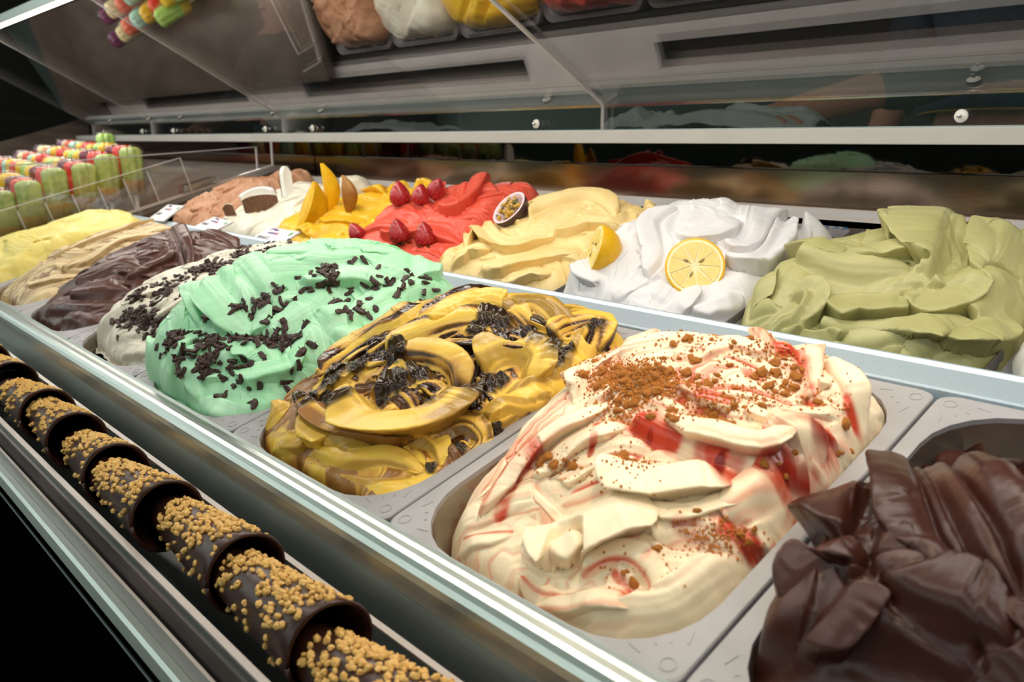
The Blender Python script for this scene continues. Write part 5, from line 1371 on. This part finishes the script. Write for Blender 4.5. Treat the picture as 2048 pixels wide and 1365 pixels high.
def person(label, base, hgt, face, hand_at, hand_dir, side, shirt, apron=False):
    """standing figure; face = heading in the floor plane; one hand rests on the worktop"""
    k = hgt/1.76; B = np.array([base[0], base[1], 0.0]); f = np.array([math.cos(face), math.sin(face), 0]); r = np.array([f[1], -f[0], 0]); z = np.array([0, 0, 1.0])
    def pt(a, b, c): return B+k*(f*a+r*b+z*c)
    t = tag(empty('person', B), label, 'person')
    rel = lambda P: np.array(P)-B
    Hd = np.array(hand_at); hd = np.array(hand_dir, float); hd /= np.linalg.norm(hd); hs = np.cross(z, hd)*(1 if side > 0 else -1)
    V = []; E_ = []; Rr = []
    def add(p, rad, prev=None):
        V.append(rel(p)); Rr.append(rad); 
        if prev is not None: E_.append((prev, len(V)-1))
        return len(V)-1
    pel = add(pt(0, 0, .98), (.15*k, .10*k)); wai = add(pt(.01, 0, 1.12), (.135*k, .095*k), pel); che = add(pt(.02, 0, 1.32), (.155*k, .105*k), wai); upc = add(pt(.01, 0, 1.43), (.13*k, .085*k), che)
    nk = add(pt(.015, 0, 1.52), .052*k, upc); jaw = add(pt(.04, 0, 1.58), .066*k, nk); hd0 = add(pt(.03, 0, 1.65), .085*k, jaw); hd1 = add(pt(.015, 0, 1.72), .06*k, hd0)
    arms = []
    for sd in (-1, 1):
        sh = add(pt(0, sd*.18, 1.43), .058*k, upc)
        S_ = pt(0, sd*.18, 1.43)
        if sd == side: wr = Hd-hd*.07; el_ = (S_+wr)/2+np.array([0, 0, -.10])-f*.03+r*sd*.05
        else: el_ = pt(-.02, sd*.26, 1.14); wr = pt(.10, sd*.25, .92)
        e = add(el_, .042*k, sh); m_ = add((el_*.45+wr*.55), .036*k, e); w_ = add(wr, .026*k, m_)
        if sd == side: d_, s_ = hd, hs
        else: d_ = np.array([0, 0, -1.0])+f*.2; d_ /= np.linalg.norm(d_); s_ = f
        pm = add(wr+d_*.045, (.034*k, .016*k), w_); pk = add(wr+d_*.085, (.036*k, .014*k), pm)
        up_ = np.cross(s_, d_); up_ = up_ if up_[2] >= 0 else -up_
        for j, (o_, L_) in enumerate(((-.030, .062), (-.010, .075), (.011, .070), (.030, .055))):
            b0 = add(wr+d_*.090+s_*o_, .0092*k, pk)
            b1 = add(wr+d_*(.090+L_*.5)+s_*o_*1.15+up_*.008, .0086*k, b0); b2 = add(wr+d_*(.090+L_)+s_*o_*1.25-up_*.004, .0068*k, b1)
        t0 = add(wr+d_*.035-s_*.036, .0115*k, pm); t1 = add(wr+d_*.065-s_*.058, .010*k, t0); add(wr+d_*.095-s_*.064, .0075*k, t1)
        arms.append((S_, el_, wr))
    legs = []
    for sd in (-1, 1):
        hp = add(pt(0, sd*.09, .92), .085*k, pel); kn = add(pt(.02, sd*.10, .50), .058*k, hp); an = add(pt(-.01, sd*.10, .09), .038*k, kn); ft = add(pt(.12, sd*.11, .035), .035*k, an)
    skin_body('body', V, E_, Rr, 'skin', t)
    # jeans
    V2 = [rel(pt(0, 0, 1.03)), rel(pt(0, 0, .96))]; E2 = [(0, 1)]; R2 = [(.158*k, .112*k), (.172*k, .125*k)]
    for sd in (-1, 1):
        i = len(V2); V2 += [rel(pt(0, sd*.092, .86)), rel(pt(.02, sd*.10, .50)), rel(pt(-.005, sd*.10, .08))]; E2 += [(1, i), (i, i+1), (i+1, i+2)]; R2 += [.105*k, .078*k, .066*k]
    j = skin_body('jeans', V2, E2, R2, 'jeans', t)
    wb = MB(); ring = [rel(pt(.125*math.cos(a), .175*math.sin(a), 1.055+.012*math.cos(a))) for a in np.linspace(0, 2*math.pi, 33)]
    wb.tube(ring, .017*k, 6).build('waistband', 'jeans', j, True)
    MB().tube([p+np.array([0, 0, -.020]) for p in [rel(pt(.137*math.cos(a), .187*math.sin(a), 1.057+.012*math.cos(a))) for a in np.linspace(0, 2*math.pi, 33)]], .0022, 4).build('stitching', 'thread', j)
    # shirt
    V3 = [rel(pt(0, 0, 1.06)), rel(pt(.01, 0, 1.18)), rel(pt(.02, 0, 1.32)), rel(pt(.01, 0, 1.44)), rel(pt(.01, 0, 1.49))]; E3 = [(0, 1), (1, 2), (2, 3), (3, 4)]; R3 = [(.165*k, .118*k), (.155*k, .112*k), (.172*k, .122*k), (.135*k, .095*k), (.07*k, .07*k)]
    for (S_, e_, w_) in arms:
        i = len(V3); V3 += [rel(S_), rel(e_), rel(e_*.55+w_*.45)]; E3 += [(3, i), (i, i+1), (i+1, i+2)]; R3 += [.074*k, .056*k, .050*k]
    skin_body('shirt', V3, E3, R3, shirt, t, root=2)
    # hair and face
    hc = rel(pt(.005, 0, 1.69))
    hm = rough_blob('hair', 9, .088*k, .088*k, .092*k, 3, .03); hm.materials.append(M['hair']); hm.polygons.foreach_set('use_smooth', [True]*len(hm.polygons))
    h_ = bpy.data.objects.new('hair', hm); COL.objects.link(h_); set_parent(h_, t); h_.location = tuple(hc-f*.022+z*.012)
    nose = MB(); nose.tube([rel(pt(.115, 0, 1.665)), rel(pt(.138, 0, 1.628)), rel(pt(.112, 0, 1.612))], [.006*k, .013*k, .008*k], 8).build('nose', 'skin', t, True)
    for sd in (-1, 1):
        MB().lathe([(0, -.009), (.008, -.005), (.010, 0), (.008, .005), (0, .009)], 10, rel(pt(.105, sd*.032, 1.665))).build('eye', 'tag_white', t, True)
        MB().lathe([(0, -.022), (.006, -.015), (.008, 0), (.006, .015), (0, .022)], 8, rel(pt(.025, sd*.088, 1.645))).build('ear', 'skin', t, True)
    MB().tube([rel(pt(.098, -.025, 1.585)), rel(pt(.110, 0, 1.583)), rel(pt(.098, .025, 1.585))], .006*k, 6).build('mouth', 'strawberry', t, True)
    return t
wz = W(0, 0, .035)[2]
ha = px_at((1545, 250), 4.6); ha[2] = wz+.016
person('added person in blue jeans, in place of a reflected customer, hand on the worktop', (W(-1.85, 0, 0)[0], W(0, 6.3, 0)[1]), 1.74, math.radians(-100), ha, (.95, -.3, 0), -1, 'shirt_grey')
hb = px_at((395, 256), 4.5); hb[2] = wz+.020
person('added dark shirted person, far left, in place of a reflected customer, hand on worktop', (hb[0]-.30, W(0, 6.3, 0)[1]), 1.70, math.radians(-80), hb, (.9, -.25, -.05), 1, 'shirt_dark')
